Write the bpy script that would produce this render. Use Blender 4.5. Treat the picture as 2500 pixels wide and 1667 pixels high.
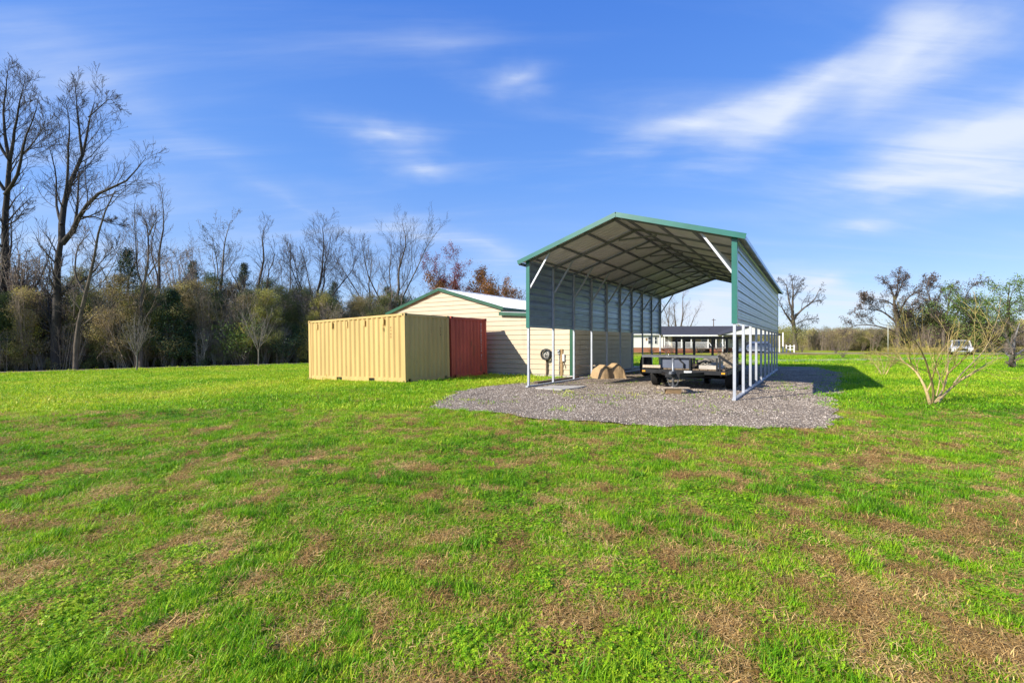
import bpy, bmesh, math, random
import numpy as np
from mathutils import Vector, Matrix

for o in list(bpy.data.objects):
    bpy.data.objects.remove(o, do_unlink=True)
S = bpy.context.scene
COL = S.collection
rad = math.radians

# ------------------------------------------------------------------ camera
cd = bpy.data.cameras.new('camera'); cam = bpy.data.objects.new('camera', cd); COL.objects.link(cam)
cd.sensor_width = 36.0; cd.lens = 16.0; cd.shift_y = 0.001
cd.clip_start = 0.05; cd.clip_end = 8000
cam.location = (0, 0, 1.5); cam.rotation_euler = (rad(90), 0, 0)
S.camera = cam
S.render.resolution_x = 1024; S.render.resolution_y = 682

# ------------------------------------------------------------------ sun
SUN_AZ = math.atan2(-0.885, -0.465)      # direction towards the sun, clockwise from +Y
SUN_EL = rad(30.5)
to_sun = Vector((math.sin(SUN_AZ)*math.cos(SUN_EL), math.cos(SUN_AZ)*math.cos(SUN_EL), math.sin(SUN_EL)))
ld = bpy.data.lights.new('sun', 'SUN'); sun = bpy.data.objects.new('sun', ld); COL.objects.link(sun)
ld.energy = 5.0; ld.angle = rad(0.5); ld.color = (1.0, 0.94, 0.83)
sun.rotation_euler = to_sun.to_track_quat('Z', 'Y').to_euler()
sun.location = to_sun*60

# ------------------------------------------------------------------ view
S.view_settings.view_transform = 'Standard'; S.view_settings.look = 'None'
S.view_settings.exposure = 0.6; S.view_settings.gamma = 1.0
S.view_settings.use_curve_mapping = False
S.cycles.max_bounces = 6; S.cycles.diffuse_bounces = 5; S.cycles.glossy_bounces = 2; S.cycles.transmission_bounces = 2

# ------------------------------------------------------------------ sky
def azel(px, py):
    x = (px-1250)/1111.0; h = math.hypot(1, x)
    return math.atan(x), math.atan(((836-py)/1111.0)/h)

W = bpy.data.worlds.new('World'); S.world = W; W.use_nodes = True
nt = W.node_tree; N = nt.nodes; L = nt.links
for n in list(N): N.remove(n)
def node(t, **kw):
    n = N.new(t)
    for k, v in kw.items(): setattr(n, k, v)
    return n
def mth(op, a, b=None, c=None, clamp=False):
    n = node('ShaderNodeMath', operation=op); n.use_clamp = clamp
    for i, v in enumerate((a, b, c)):
        if v is None: continue
        if isinstance(v, (int, float)): n.inputs[i].default_value = v
        else: L.new(v, n.inputs[i])
    return n.outputs[0]
sky = node('ShaderNodeTexSky', sky_type='NISHITA')
sky.sun_disc = False; sky.sun_elevation = SUN_EL; sky.sun_rotation = SUN_AZ
sky.altitude = 50; sky.air_density = 1.0; sky.dust_density = 0.5; sky.ozone_density = 2.2
hs = node('ShaderNodeHueSaturation'); hs.inputs['Saturation'].default_value = 1.32
hs.inputs['Hue'].default_value = 0.514; hs.inputs['Value'].default_value = 1.3
L.new(sky.outputs[0], hs.inputs['Color'])
tc = node('ShaderNodeTexCoord'); sep = node('ShaderNodeSeparateXYZ'); L.new(tc.outputs['Generated'], sep.inputs[0])
AZ = mth('ARCTAN2', sep.outputs[0], sep.outputs[1]); EL = mth('ARCSINE', sep.outputs[2])
cmb = node('ShaderNodeCombineXYZ'); L.new(AZ, cmb.inputs[0]); L.new(EL, cmb.inputs[1])
# warp of the angular coordinates, so that no cloud keeps a round edge
nz = node('ShaderNodeTexNoise', noise_dimensions='3D'); nz.inputs['Scale'].default_value = 5.0; nz.inputs['Detail'].default_value = 5
mp0 = node('ShaderNodeMapping'); mp0.inputs['Scale'].default_value = (1, 2.2, 1); L.new(cmb.outputs[0], mp0.inputs[0]); L.new(mp0.outputs[0], nz.inputs['Vector'])
vs = node('ShaderNodeVectorMath', operation='SUBTRACT'); L.new(nz.outputs['Color'], vs.inputs[0]); vs.inputs[1].default_value = (.5, .5, .5)
vm = node('ShaderNodeVectorMath', operation='MULTIPLY'); L.new(vs.outputs[0], vm.inputs[0]); vm.inputs[1].default_value = (.20, .085, 0)
va = node('ShaderNodeVectorMath', operation='ADD'); L.new(cmb.outputs[0], va.inputs[0]); L.new(vm.outputs[0], va.inputs[1])
WARP = va.outputs[0]
# (px, py, half-width, half-height, tilt deg (positive = rising to the right), strength)
LOBES = [
 (1720, 292, 330, 62, 4, .62), (1960, 238, 360, 70, 22, .52), (2230, 140, 220, 150, 35, .60), (2330, 60, 320, 160, 10, .24),
 (2420, 330, 400, 120, 14, .80), (2260, 430, 480, 90, -8, .62), (2420, 450, 300, 60, 4, .45), (2130, 560, 160, 34, 0, .40),
 (1240, 196, 170, 46, 0, .58), (925, 318, 180, 55, -2, .60), (1030, 398, 130, 34, -4, .42), (1090, 108, 240, 50, 8, .16),
 (700, 480, 620, 60, -22, .22), (1050, 570, 420, 60, -18, .30), (1180, 610, 240, 50, -20, .22),
 (160, 190, 520, 190, 0, .22), (300, 420, 500, 150, -10, .16),
 (1720, 745, 170, 105, 10, .85), (1690, 775, 150, 60, 0, .55), (1880, 693, 120, 48, 0, .45), (2000, 700, 110, 44, 0, .80), (2140, 735, 190, 60, 0, .50), (1970, 770, 200, 50, 0, .55),
 (100, 600, 260, 60, 0, .45), (200, 580, 150, 40, 8, .30)]
acc = None
for px, py, hw, hh, tilt, st in LOBES:
    a, e = azel(px, py)
    k = math.cos(a)**2/1111.0*1.45
    mp = node('ShaderNodeMapping', vector_type='TEXTURE')
    mp.inputs['Location'].default_value = (a, e, 0)
    mp.inputs['Rotation'].default_value = (0, 0, rad(tilt))
    mp.inputs['Scale'].default_value = (hw*k, hh/1111.0*1.32*max(math.cos(a), .5), 1)
    L.new(WARP, mp.inputs[0])
    g = node('ShaderNodeTexGradient', gradient_type='QUADRATIC_SPHERE'); L.new(mp.outputs[0], g.inputs[0])
    v = mth('MULTIPLY', g.outputs['Fac'], st*1.25)
    acc = v if acc is None else mth('ADD', acc, v)
# wispy fibres over the whole sky, in plane coordinates so that they go on overhead and behind
zz = mth('ADD', mth('MAXIMUM', sep.outputs[2], 0.0), 0.16)
cx = mth('DIVIDE', sep.outputs[0], zz); cy = mth('DIVIDE', sep.outputs[1], zz)
c2 = node('ShaderNodeCombineXYZ'); L.new(cx, c2.inputs[0]); L.new(cy, c2.inputs[1])
def cirrus(scale, sc, rot, det, dist):
    m = node('ShaderNodeMapping'); m.inputs['Scale'].default_value = sc; m.inputs['Rotation'].default_value = (0, 0, rot)
    L.new(c2.outputs[0], m.inputs[0])
    t = node('ShaderNodeTexNoise'); t.inputs['Scale'].default_value = scale; t.inputs['Detail'].default_value = det
    t.inputs['Roughness'].default_value = .58; t.inputs['Distortion'].default_value = dist
    L.new(m.outputs[0], t.inputs['Vector']); return t.outputs['Fac']
f1 = cirrus(1.0, (.55, 2.4, 1), rad(-14), 8, .5)
f2 = cirrus(3.4, (.45, 2.4, 1), rad(-24), 10, .6)
mr = node('ShaderNodeMapRange'); mr.inputs['From Min'].default_value = .43; mr.inputs['From Max'].default_value = .86; L.new(f1, mr.inputs[0])
veil = mth('MULTIPLY', mr.outputs[0], .62)
fib = mth('ADD', mth('MULTIPLY', f2, 1.7), .12)
shaped = mth('MULTIPLY', acc, fib)
dens = mth('ADD', shaped, veil)
cl = node('ShaderNodeMapRange', interpolation_type='SMOOTHSTEP'); cl.inputs['From Max'].default_value = 1.22; L.new(dens, cl.inputs[0])
clm = mth('MULTIPLY', cl.outputs[0], .93)
# clear-air gradient by height above the horizon, the same all round
er = node('ShaderNodeValToRGB'); e_ = er.color_ramp.elements
for i_, (p_, c_) in enumerate([(0.0, (2.55, 3.25, 4.7)), (1.0, (.34, 1.05, 3.6)), (.10, (1.85, 2.80, 4.75)), (.33, (.88, 1.98, 4.75)), (.60, (.44, 1.30, 4.2))]):
    el_ = e_[i_] if i_ < 2 else e_.new(p_)
    el_.position = p_; el_.color = (*c_, 1)
L.new(sep.outputs[2], er.inputs[0])
mix2 = node('ShaderNodeMix', data_type='RGBA'); mix2.inputs['Factor'].default_value = .78
L.new(hs.outputs[0], mix2.inputs[6]); L.new(er.outputs[0], mix2.inputs[7])
mix = node('ShaderNodeMix', data_type='RGBA'); L.new(clm, mix.inputs['Factor'])
L.new(mix2.outputs[2], mix.inputs[6]); mix.inputs[7].default_value = (4.1, 4.5, 5.2, 1)
bg = node('ShaderNodeBackground'); bg.inputs['Strength'].default_value = 0.13
L.new(mix.outputs[2], bg.inputs['Color'])
wo = node('ShaderNodeOutputWorld'); L.new(bg.outputs[0], wo.inputs[0])

# ------------------------------------------------------------------ helpers
def tag(o, label=None, cat=None, group=None, kind=None):
    if label: o['label'] = label
    if cat: o['category'] = cat
    if group: o['group'] = group
    if kind: o['kind'] = kind
    return o
def thing(name, label, cat, loc=(0, 0, 0), rz=0.0, group=None, rot=None):
    o = bpy.data.objects.new(name, None); COL.objects.link(o)
    o.empty_display_size = .3
    o.location = loc; o.rotation_euler = rot if rot else (0, 0, rz)
    return tag(o, label, cat, group)
def put(name, mesh, parent=None, loc=None, rot=None):
    o = bpy.data.objects.new(name, mesh); COL.objects.link(o)
    if parent: o.parent = parent
    if loc: o.location = loc
    if rot: o.rotation_euler = rot
    return o
def copy_tree(o, parent=None):
    c = o.copy(); COL.objects.link(c); c.parent = parent
    for ch in o.children: copy_tree(ch, c)
    return c

MATS = {}
def mat(name, col, rough=.6, metal=0.0, var=.12, vscale=3.0, bump=0.0, bscale=40.0, spec=.4, col2=None, stretch=(1, 1, 1), coat=0.0, island=0.0, trans=0.0, spots=None):
    """Principled with noise-varied colour (object coordinates), optional bump."""
    if name in MATS: return MATS[name]
    m = bpy.data.materials.new(name); m.use_nodes = True; t = m.node_tree; n = t.nodes; l = t.links
    b = n['Principled BSDF']; out = n['Material Output']
    b.inputs['Roughness'].default_value = rough; b.inputs['Metallic'].default_value = metal
    b.inputs['Specular IOR Level'].default_value = spec
    b.inputs['Coat Weight'].default_value = coat
    tc = n.new('ShaderNodeTexCoord'); mp = n.new('ShaderNodeMapping'); mp.inputs['Scale'].default_value = stretch
    l.new(tc.outputs['Object'], mp.inputs[0])
    nz = n.new('ShaderNodeTexNoise'); nz.inputs['Scale'].default_value = vscale; nz.inputs['Detail'].default_value = 6; nz.inputs['Roughness'].default_value = .62
    l.new(mp.outputs[0], nz.inputs['Vector'])
    cr = n.new('ShaderNodeValToRGB')
    c = np.array(col); c2 = np.array(col2) if col2 else c*(1-2*var)
    cr.color_ramp.elements[0].position = .32; cr.color_ramp.elements[1].position = .68
    cr.color_ramp.elements[0].color = (*np.clip(c2, 0, 1), 1); cr.color_ramp.elements[1].color = (*np.clip(c*(1+var*.5), 0, 1), 1)
    l.new(nz.outputs['Fac'], cr.inputs[0])
    colout = cr.outputs[0]
    if island > 0:
        g = n.new('ShaderNodeNewGeometry'); hsv = n.new('ShaderNodeHueSaturation')
        mr = n.new('ShaderNodeMapRange'); mr.inputs['To Min'].default_value = 1-island; mr.inputs['To Max'].default_value = 1+island
        l.new(g.outputs['Random Per Island'], mr.inputs[0]); l.new(mr.outputs[0], hsv.inputs['Value']); l.new(colout, hsv.inputs['Color'])
        colout = hsv.outputs[0]
    if spots:                # rust or grime in patches of its own
        sc_, sm = n.new('ShaderNodeMapping'), n.new('ShaderNodeTexNoise'); sc_.inputs['Scale'].default_value = (1, 1, spots[3])
        l.new(tc.outputs['Object'], sc_.inputs[0]); l.new(sc_.outputs[0], sm.inputs['Vector'])
        sm.inputs['Scale'].default_value = spots[1]; sm.inputs['Detail'].default_value = 8; sm.inputs['Roughness'].default_value = .7
        sr = n.new('ShaderNodeMapRange'); sr.inputs['From Min'].default_value = spots[2]; sr.inputs['From Max'].default_value = spots[2]+.10; sr.inputs['To Max'].default_value = .75
        l.new(sm.outputs['Fac'], sr.inputs[0]); sx_ = n.new('ShaderNodeMix'); sx_.data_type = 'RGBA'; l.new(sr.outputs[0], sx_.inputs['Factor'])
        l.new(colout, sx_.inputs[6]); sx_.inputs[7].default_value = (*spots[0], 1); colout = sx_.outputs[2]
    l.new(colout, b.inputs['Base Color'])
    if bump > 0:
        nb = n.new('ShaderNodeTexNoise'); nb.inputs['Scale'].default_value = bscale; nb.inputs['Detail'].default_value = 5; l.new(mp.outputs[0], nb.inputs['Vector'])
        bp = n.new('ShaderNodeBump'); bp.inputs['Strength'].default_value = bump; bp.inputs['Distance'].default_value = .02
        l.new(nb.outputs['Fac'], bp.inputs['Height']); l.new(bp.outputs[0], b.inputs['Normal'])
    if trans > 0:
        tr = n.new('ShaderNodeBsdfTranslucent'); l.new(colout, tr.inputs['Color'])
        mx = n.new('ShaderNodeMixShader'); mx.inputs[0].default_value = trans
        l.new(b.outputs[0], mx.inputs[1]); l.new(tr.outputs[0], mx.inputs[2]); l.new(mx.outputs[0], out.inputs[0])
    MATS[name] = m
    return m

def tint_mat(name, ramp, rough=.55, trans=.3, island=.3, spec=.25, src='INSTANCER', attr='tint'):
    """Foliage material: colour from a per-instance tint through a ramp, varied per leaf."""
    m = bpy.data.materials.new(name); m.use_nodes = True; t = m.node_tree; n = t.nodes; l = t.links
    b = n['Principled BSDF']; out = n['Material Output']
    b.inputs['Roughness'].default_value = rough; b.inputs['Specular IOR Level'].default_value = spec
    a = n.new('ShaderNodeAttribute'); a.attribute_type = src; a.attribute_name = attr
    g = n.new('ShaderNodeNewGeometry')
    mr = n.new('ShaderNodeMapRange'); mr.inputs['To Min'].default_value = -.12; mr.inputs['To Max'].default_value = .12
    l.new(g.outputs['Random Per Island'], mr.inputs[0])
    ad = n.new('ShaderNodeMath'); ad.operation = 'ADD'; l.new(a.outputs['Fac'], ad.inputs[0]); l.new(mr.outputs[0], ad.inputs[1])
    cr = n.new('ShaderNodeValToRGB'); e = cr.color_ramp.elements
    for i, (p, c) in enumerate(ramp):
        el = e[i] if i < 2 else e.new(p)
        el.position = p; el.color = (*c, 1)
    l.new(ad.outputs[0], cr.inputs[0])
    hsv = n.new('ShaderNodeHueSaturation'); m2 = n.new('ShaderNodeMapRange'); m2.inputs['To Min'].default_value = 1-island; m2.inputs['To Max'].default_value = 1+island
    wn = n.new('ShaderNodeTexWhiteNoise'); wn.noise_dimensions = '1D'; l.new(g.outputs['Random Per Island'], wn.inputs['W'])
    l.new(wn.outputs['Value'], m2.inputs[0]); l.new(m2.outputs[0], hsv.inputs['Value']); l.new(cr.outputs[0], hsv.inputs['Color'])
    l.new(hsv.outputs[0], b.inputs['Base Color'])
    if trans > 0:
        tr = n.new('ShaderNodeBsdfTranslucent'); l.new(hsv.outputs[0], tr.inputs['Color'])
        mx = n.new('ShaderNodeMixShader'); mx.inputs[0].default_value = trans
        l.new(b.outputs[0], mx.inputs[1]); l.new(tr.outputs[0], mx.inputs[2]); l.new(mx.outputs[0], out.inputs[0])
    return m

def np_mesh(name, V, F, material=None, smooth=False):
    """V (n,3) float, F (m,k) int with k = 3 or 4."""
    V = np.ascontiguousarray(V, dtype=np.float32); F = np.ascontiguousarray(F, dtype=np.int32)
    me = bpy.data.meshes.new(name)
    me.vertices.add(len(V)); me.vertices.foreach_set('co', V.ravel())
    k = F.shape[1]; me.loops.add(F.size); me.loops.foreach_set('vertex_index', F.ravel())
    me.polygons.add(len(F)); me.polygons.foreach_set('loop_start', np.arange(0, F.size, k, dtype=np.int32))
    me.polygons.foreach_set('loop_total', np.full(len(F), k, dtype=np.int32))
    if smooth: me.polygons.foreach_set('use_smooth', np.ones(len(F), dtype=bool))
    me.update(calc_edges=True); me.validate()
    if material: me.materials.append(material)
    return me

class MB:
    """Collects solids; build() links them as one mesh object."""
    def __init__(s): s.v = []; s.f = []; s.sm = []
    def add(s, vs, fs, smooth=False):
        b = len(s.v); s.v += [tuple(v) for v in vs]; s.f += [[b+i for i in f] for f in fs]; s.sm += [smooth]*len(fs); return s
    def box(s, x0, x1, y0, y1, z0, z1):
        return s.add([(x0,y0,z0),(x1,y0,z0),(x1,y1,z0),(x0,y1,z0),(x0,y0,z1),(x1,y0,z1),(x1,y1,z1),(x0,y1,z1)],
                     [(0,3,2,1),(4,5,6,7),(0,1,5,4),(1,2,6,5),(2,3,7,6),(3,0,4,7)])
    def bar(s, p, q, w, h, up=(0, 0, 1)):
        p = Vector(p); q = Vector(q); d = (q-p).normalized(); u = Vector(up)
        sd = d.cross(u)
        if sd.length < 1e-4: sd = d.cross(Vector((1, 0, 0)))
        sd.normalize(); u = sd.cross(d).normalized()
        a = sd*(w/2); b = u*(h/2)
        vs = [p-a-b, p+a-b, p+a+b, p-a+b, q-a-b, q+a-b, q+a+b, q-a+b]
        return s.add(vs, [(0,1,2,3),(4,7,6,5),(0,4,5,1),(1,5,6,2),(2,6,7,3),(3,7,4,0)])
    def tube(s, pts, r, k=8, cap=True):
        pts = [Vector(p) for p in pts]; n = len(pts); vs = []; rr = r if hasattr(r, '__len__') else [r]*n
        pv = None
        for i, p in enumerate(pts):
            d = (pts[min(i+1, n-1)]-pts[max(i-1, 0)]).normalized()
            if pv is None:
                pv = d.orthogonal().normalized()
            else:
                pv = (pv-d*pv.dot(d)); pv = pv.normalized() if pv.length > 1e-6 else d.orthogonal().normalized()
            w = d.cross(pv)
            for j in range(k):
                a = 2*math.pi*j/k; vs.append(p+(pv*math.cos(a)+w*math.sin(a))*rr[i])
        fs = [(i*k+j, i*k+(j+1) % k, (i+1)*k+(j+1) % k, (i+1)*k+j) for i in range(n-1) for j in range(k)]
        s.add(vs, fs, True)
        if cap:
            b = len(s.v)-n*k
            s.f.append([b+j for j in reversed(range(k))]); s.sm.append(False)
            s.f.append([b+(n-1)*k+j for j in range(k)]); s.sm.append(False)
        return s
    def prism(s, poly, o, ux, uy, d):
        """poly (2-D) in the plane o + a*ux + b*uy, extruded by vector d."""
        o = Vector(o); ux = Vector(ux); uy = Vector(uy); d = Vector(d)
        A = [o+ux*a+uy*b for a, b in poly]; n = len(A)
        fs = [tuple(range(n)), tuple(reversed(range(n, 2*n)))]+[(i, n+i, n+(i+1) % n, (i+1) % n) for i in range(n)]
        return s.add(A+[p+d for p in A], fs)
    def lathe(s, prof, o=(0, 0, 0), axis='Z', k=20):
        vs = []
        for r, h in prof:
            for j in range(k):
                a = 2*math.pi*j/k; c, si = r*math.cos(a), r*math.sin(a)
                v = (c, si, h) if axis == 'Z' else ((h, c, si) if axis == 'X' else (si, h, c))
                vs.append((v[0]+o[0], v[1]+o[1], v[2]+o[2]))
        n = len(prof)
        fs = [(i*k+j, i*k+(j+1) % k, (i+1)*k+(j+1) % k, (i+1)*k+j) for i in range(n-1) for j in range(k)]
        return s.add(vs, fs, True)
    def mesh(s, name, m=None):
        me = bpy.data.meshes.new(name); me.from_pydata(s.v, [], s.f)
        me.polygons.foreach_set('use_smooth', np.array(s.sm, dtype=bool))
        bm = bmesh.new(); bm.from_mesh(me); bmesh.ops.recalc_face_normals(bm, faces=bm.faces); bm.to_mesh(me); bm.free()
        if m: me.materials.append(m)
        me.update(); return me
    def build(s, name, m, parent=None, loc=None, rot=None):
        return put(name, s.mesh(name, m), parent, loc, rot)

# smooth value noise in numpy (for where grass grows)
_lat = np.random.default_rng(5).random((256, 256))
def vnoise(x, y):
    xi = np.floor(x).astype(int); yi = np.floor(y).astype(int); fx = x-xi; fy = y-yi
    fx = fx*fx*(3-2*fx); fy = fy*fy*(3-2*fy)
    a = _lat[xi % 256, yi % 256]; b = _lat[(xi+1) % 256, yi % 256]; c = _lat[xi % 256, (yi+1) % 256]; d = _lat[(xi+1) % 256, (yi+1) % 256]
    return (a*(1-fx)+b*fx)*(1-fy)+(c*(1-fx)+d*fx)*fy
def fbm(x, y, oct=4, lac=2.1, gain=.55):
    s = 0; amp = 1; tot = 0
    for i in range(oct):
        s = s+amp*vnoise(x+17.3*i, y+9.1*i); tot += amp; amp *= gain; x = x*lac; y = y*lac
    return s/tot

# frame shared by the carport, the containers and the shed
TH = math.atan2(-.555, .832)
A2 = np.array((.832, -.555)); B2 = np.array((.555, .832))
def loc(o, a, b): return (o[0]+a*A2[0]+b*B2[0], o[1]+a*A2[1]+b*B2[1])
CC = (-3.9, 16.68)          # near corner of the yellow container
CP = (.55, 15.0)            # front left post of the carport
def gz(x, y):
    """ground height: level round the carport, falling gently to the woods"""
    s = (np.asarray(x)-CC[0])*(-.832)+(np.asarray(y)-CC[1])*.555
    s = np.clip(s, 0, 62)
    return -.0237*s
def G(x, y): return float(gz(x, y))

# ------------------------------------------------------------------ ground
PADPX = [(1046,998),(1075,978),(1097,964),(1140,952),(1195,944),(1250,939),(1300,934),(1335,929),(1365,924),(1398,921)]
def gpt(px, py): D = 1.5*1111/(py-836.0); return ((px-1250)/1111*D, D)
pad = [gpt(*p) for p in PADPX]
pad += [loc(CC, 3.95, 8), loc(CC, 3.9, 13.5), loc(CC, 5.5, 18.5), loc(CP, 3, 19.5), loc(CP, 8.0, 20), loc(CP, 8.9, 14), loc(CP, 8.6, 7), loc(CP, 8.55, 3)]
pad += [gpt(*p) for p in [(2022,966),(2047,990),(2050,1017),(2032,1044),(1969,1053),(1880,1049),(1792,1046),(1680,1047),(1571,1045),(1500,1040),(1438,1034),(1360,1030),(1288,1023),(1186,1008),(1110,1003)]]
pad = np.array(pad)
def ragged(poly, step=.16, amp=.34, seed=3):
    rng = np.random.default_rng(seed); out = []
    n = len(poly)
    for i in range(n):
        p, q = poly[i], poly[(i+1) % n]; m = max(1, int(np.hypot(*(q-p))/step))
        for j in range(m):
            out.append(p+(q-p)*j/m)
    out = np.array(out)
    out += amp*(np.stack([fbm(out[:, 0]*1.9+3, out[:, 1]*1.9, 5), fbm(out[:, 0]*1.9+40, out[:, 1]*1.9+11, 5)], 1)-.5)*2
    return out
pad_r = ragged(pad)
def inpoly(x, y, poly):
    x = np.asarray(x); y = np.asarray(y); r = np.zeros(x.shape, bool); n = len(poly)
    for i in range(n):
        x0, y0 = poly[i]; x1, y1 = poly[i-1]
        if y0 == y1: continue
        c = ((y0 > y) != (y1 > y)) & (x < (x1-x0)*(y-y0)/(y1-y0)+x0); r ^= c
    return r

def green_amount(x, y):
    """0 = dead thatch, 1 = full green; patches of its own, thinner where the yard is worn"""
    w = fbm(x*.35+5, y*.35+2, 3)
    n = fbm(x*1.9+1.7, y*1.9+8.3, 3)
    f = fbm(x*5.6, y*5.6, 3)
    f2 = fbm(x*14, y*14, 2)
    worn = np.clip((9.5-y)/8.0, 0, 1)*.034
    dry = np.clip((fbm(x*.20+31, y*.55+12, 3)-.50)/.12, 0, 1)*np.clip((y-6)/3, 0, 1)
    v = .14*n+.07*w+.49*f+.32*f2-worn-.024*dry
    return np.clip((v-.415)/.070, 0, 1)

def axis_coords(lo, hi, step, far_lo, far_hi):
    a = list(np.arange(lo, hi+1e-6, step)); d = step; x = a[-1]
    while x < far_hi: d *= 1.28; x += d; a.append(min(x, far_hi))
    d = step; x = a[0]; pre = []
    while x > far_lo: d *= 1.28; x -= d; pre.append(max(x, far_lo))
    return np.array(pre[::-1]+a)
gx = axis_coords(-26, 26, .22, -2500, 2500); gy = axis_coords(0, 34, .22, -400, 3500)
GX, GY = np.meshgrid(gx, gy); nx, ny = len(gx), len(gy)
V = np.stack([GX.ravel(), GY.ravel(), gz(GX, GY).ravel()], 1)
V[:, 2] += (fbm(V[:, 0]*.9, V[:, 1]*.9, 3)-.5)*.035
ii = np.arange(nx*ny).reshape(ny, nx)
F = np.stack([ii[:-1, :-1], ii[:-1, 1:], ii[1:, 1:], ii[1:, :-1]], -1).reshape(-1, 4)
gm = np_mesh('lawn', V, F, None, True)
at = gm.attributes.new('green', 'FLOAT', 'POINT'); at.data.foreach_set('value', green_amount(V[:, 0], V[:, 1]).astype(np.float32))

def lawn_material():
    m = bpy.data.materials.new('lawn'); m.use_nodes = True; t = m.node_tree; n = t.nodes; l = t.links
    b = n['Principled BSDF']; b.inputs['Roughness'].default_value = .9; b.inputs['Specular IOR Level'].default_value = .1
    tc = n.new('ShaderNodeTexCoord')
    def noise(sc, det=6, rough=.6, stretch=None):
        x = n.new('ShaderNodeTexNoise'); x.inputs['Scale'].default_value = sc; x.inputs['Detail'].default_value = det; x.inputs['Roughness'].default_value = rough
        src = tc.outputs['Object']
        if stretch:
            mp = n.new('ShaderNodeMapping'); mp.inputs['Scale'].default_value = stretch; l.new(src, mp.inputs[0]); src = mp.outputs[0]
        l.new(src, x.inputs['Vector']); return x.outputs['Fac']
    def ramp(f, stops):
        r = n.new('ShaderNodeValToRGB'); e = r.color_ramp.elements
        for i, (p, c) in enumerate(stops):
            el = e[i] if i < 2 else e.new(p)
            el.position = p; el.color = (*c, 1)
        l.new(f, r.inputs[0]); return r.outputs[0]
    def mixc(f, a, c):
        x = n.new('ShaderNodeMix'); x.data_type = 'RGBA'; l.new(f, x.inputs['Factor']); l.new(a, x.inputs[6]); l.new(c, x.inputs[7]); return x.outputs[2]
    thatch = ramp(noise(55, 8, .75), [(.30, (.045, .026, .012)), (.70, (.50, .30, .090)), (.5, (.22, .120, .036))])
    green = ramp(noise(7, 9, .75), [(.25, (.110, .175, .012)), (.75, (.45, .47, .040)), (.5, (.28, .36, .020))])
    tan = ramp(noise(20, 8, .7), [(.3, (.34, .32, .05)), (.7, (.54, .44, .13))])
    big = n.new('ShaderNodeMapRange'); big.inputs['From Min'].default_value = .45; big.inputs['From Max'].default_value = .66; big.inputs['To Max'].default_value = .75
    l.new(noise(.16, 5, .6, (1, 1, 1)), big.inputs[0])
    fieldc = mixc(big.outputs[0], green, tan)
    a = n.new('ShaderNodeAttribute'); a.attribute_name = 'green'
    br = n.new('ShaderNodeMath'); br.operation = 'MULTIPLY_ADD'; l.new(noise(30, 4), br.inputs[0]); br.inputs[1].default_value = .9; br.inputs[2].default_value = -.42
    s = n.new('ShaderNodeMath'); s.operation = 'ADD'; s.use_clamp = True; l.new(a.outputs['Fac'], s.inputs[0]); l.new(br.outputs[0], s.inputs[1])
    l.new(mixc(s.outputs[0], thatch, fieldc), b.inputs['Base Color'])
    bp = n.new('ShaderNodeBump'); bp.inputs['Strength'].default_value = .9; bp.inputs['Distance'].default_value = .05
    l.new(noise(38, 8, .8), bp.inputs['Height']); l.new(bp.outputs[0], b.inputs['Normal'])
    return m
gm.materials.append(lawn_material())
lawn = put('ground', gm); tag(lawn, kind='structure')

def sheet(name, poly, m, dz=.03):
    me = bpy.data.meshes.new(name); bm = bmesh.new()
    f = bm.faces.new([bm.verts.new((p[0], p[1], 0)) for p in poly])
    bmesh.ops.triangulate(bm, faces=bm.faces)
    for _ in range(2):
        bmesh.ops.subdivide_edges(bm, edges=[e for e in bm.edges if e.calc_length() > 1.2], cuts=1)
    bmesh.ops.triangulate(bm, faces=bm.faces)
    for v in bm.verts: v.co.z = G(v.co.x, v.co.y)+dz
    bmesh.ops.recalc_face_normals(bm, faces=bm.faces)
    bm.to_mesh(me); bm.free(); me.materials.append(m)
    if me.polygons[0].normal.z < 0: me.flip_normals()
    return tag(put(name, me), kind='structure')
def gravel_material(name, c1, c2, c3, sc=75):
    m = bpy.data.materials.new(name); m.use_nodes = True; t = m.node_tree; n = t.nodes; l = t.links
    b = n['Principled BSDF']; b.inputs['Roughness'].default_value = .85; b.inputs['Specular IOR Level'].default_value = .25
    tc = n.new('ShaderNodeTexCoord')
    vo = n.new('ShaderNodeTexVoronoi'); vo.inputs['Scale'].default_value = sc; l.new(tc.outputs['Object'], vo.inputs['Vector'])
    sx = n.new('ShaderNodeSeparateColor'); l.new(vo.outputs['Color'], sx.inputs[0])
    r = n.new('ShaderNodeValToRGB'); e = r.color_ramp.elements
    e[0].position = 0; e[0].color = (*c1, 1); e[1].position = 1; e[1].color = (*c3, 1); k = e.new(.5); k.color = (*c2, 1)
    l.new(sx.outputs[0], r.inputs[0])
    nz = n.new('ShaderNodeTexNoise'); nz.inputs['Scale'].default_value = .9; nz.inputs['Detail'].default_value = 7; l.new(tc.outputs['Object'], nz.inputs['Vector'])
    mr = n.new('ShaderNodeMapRange'); mr.inputs['From Min'].default_value = .3; mr.inputs['From Max'].default_value = .7; mr.inputs['To Min'].default_value = .62; mr.inputs['To Max'].default_value = 1.28; l.new(nz.outputs['Fac'], mr.inputs[0])
    h = n.new('ShaderNodeHueSaturation'); l.new(r.outputs[0], h.inputs['Color']); l.new(mr.outputs[0], h.inputs['Value']); l.new(h.outputs[0], b.inputs['Base Color'])
    bp = n.new('ShaderNodeBump'); bp.inputs['Strength'].default_value = 1; bp.inputs['Distance'].default_value = .02; bp.invert = True
    l.new(vo.outputs['Distance'], bp.inputs['Height']); l.new(bp.outputs[0], b.inputs['Normal'])
    return m
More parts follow.
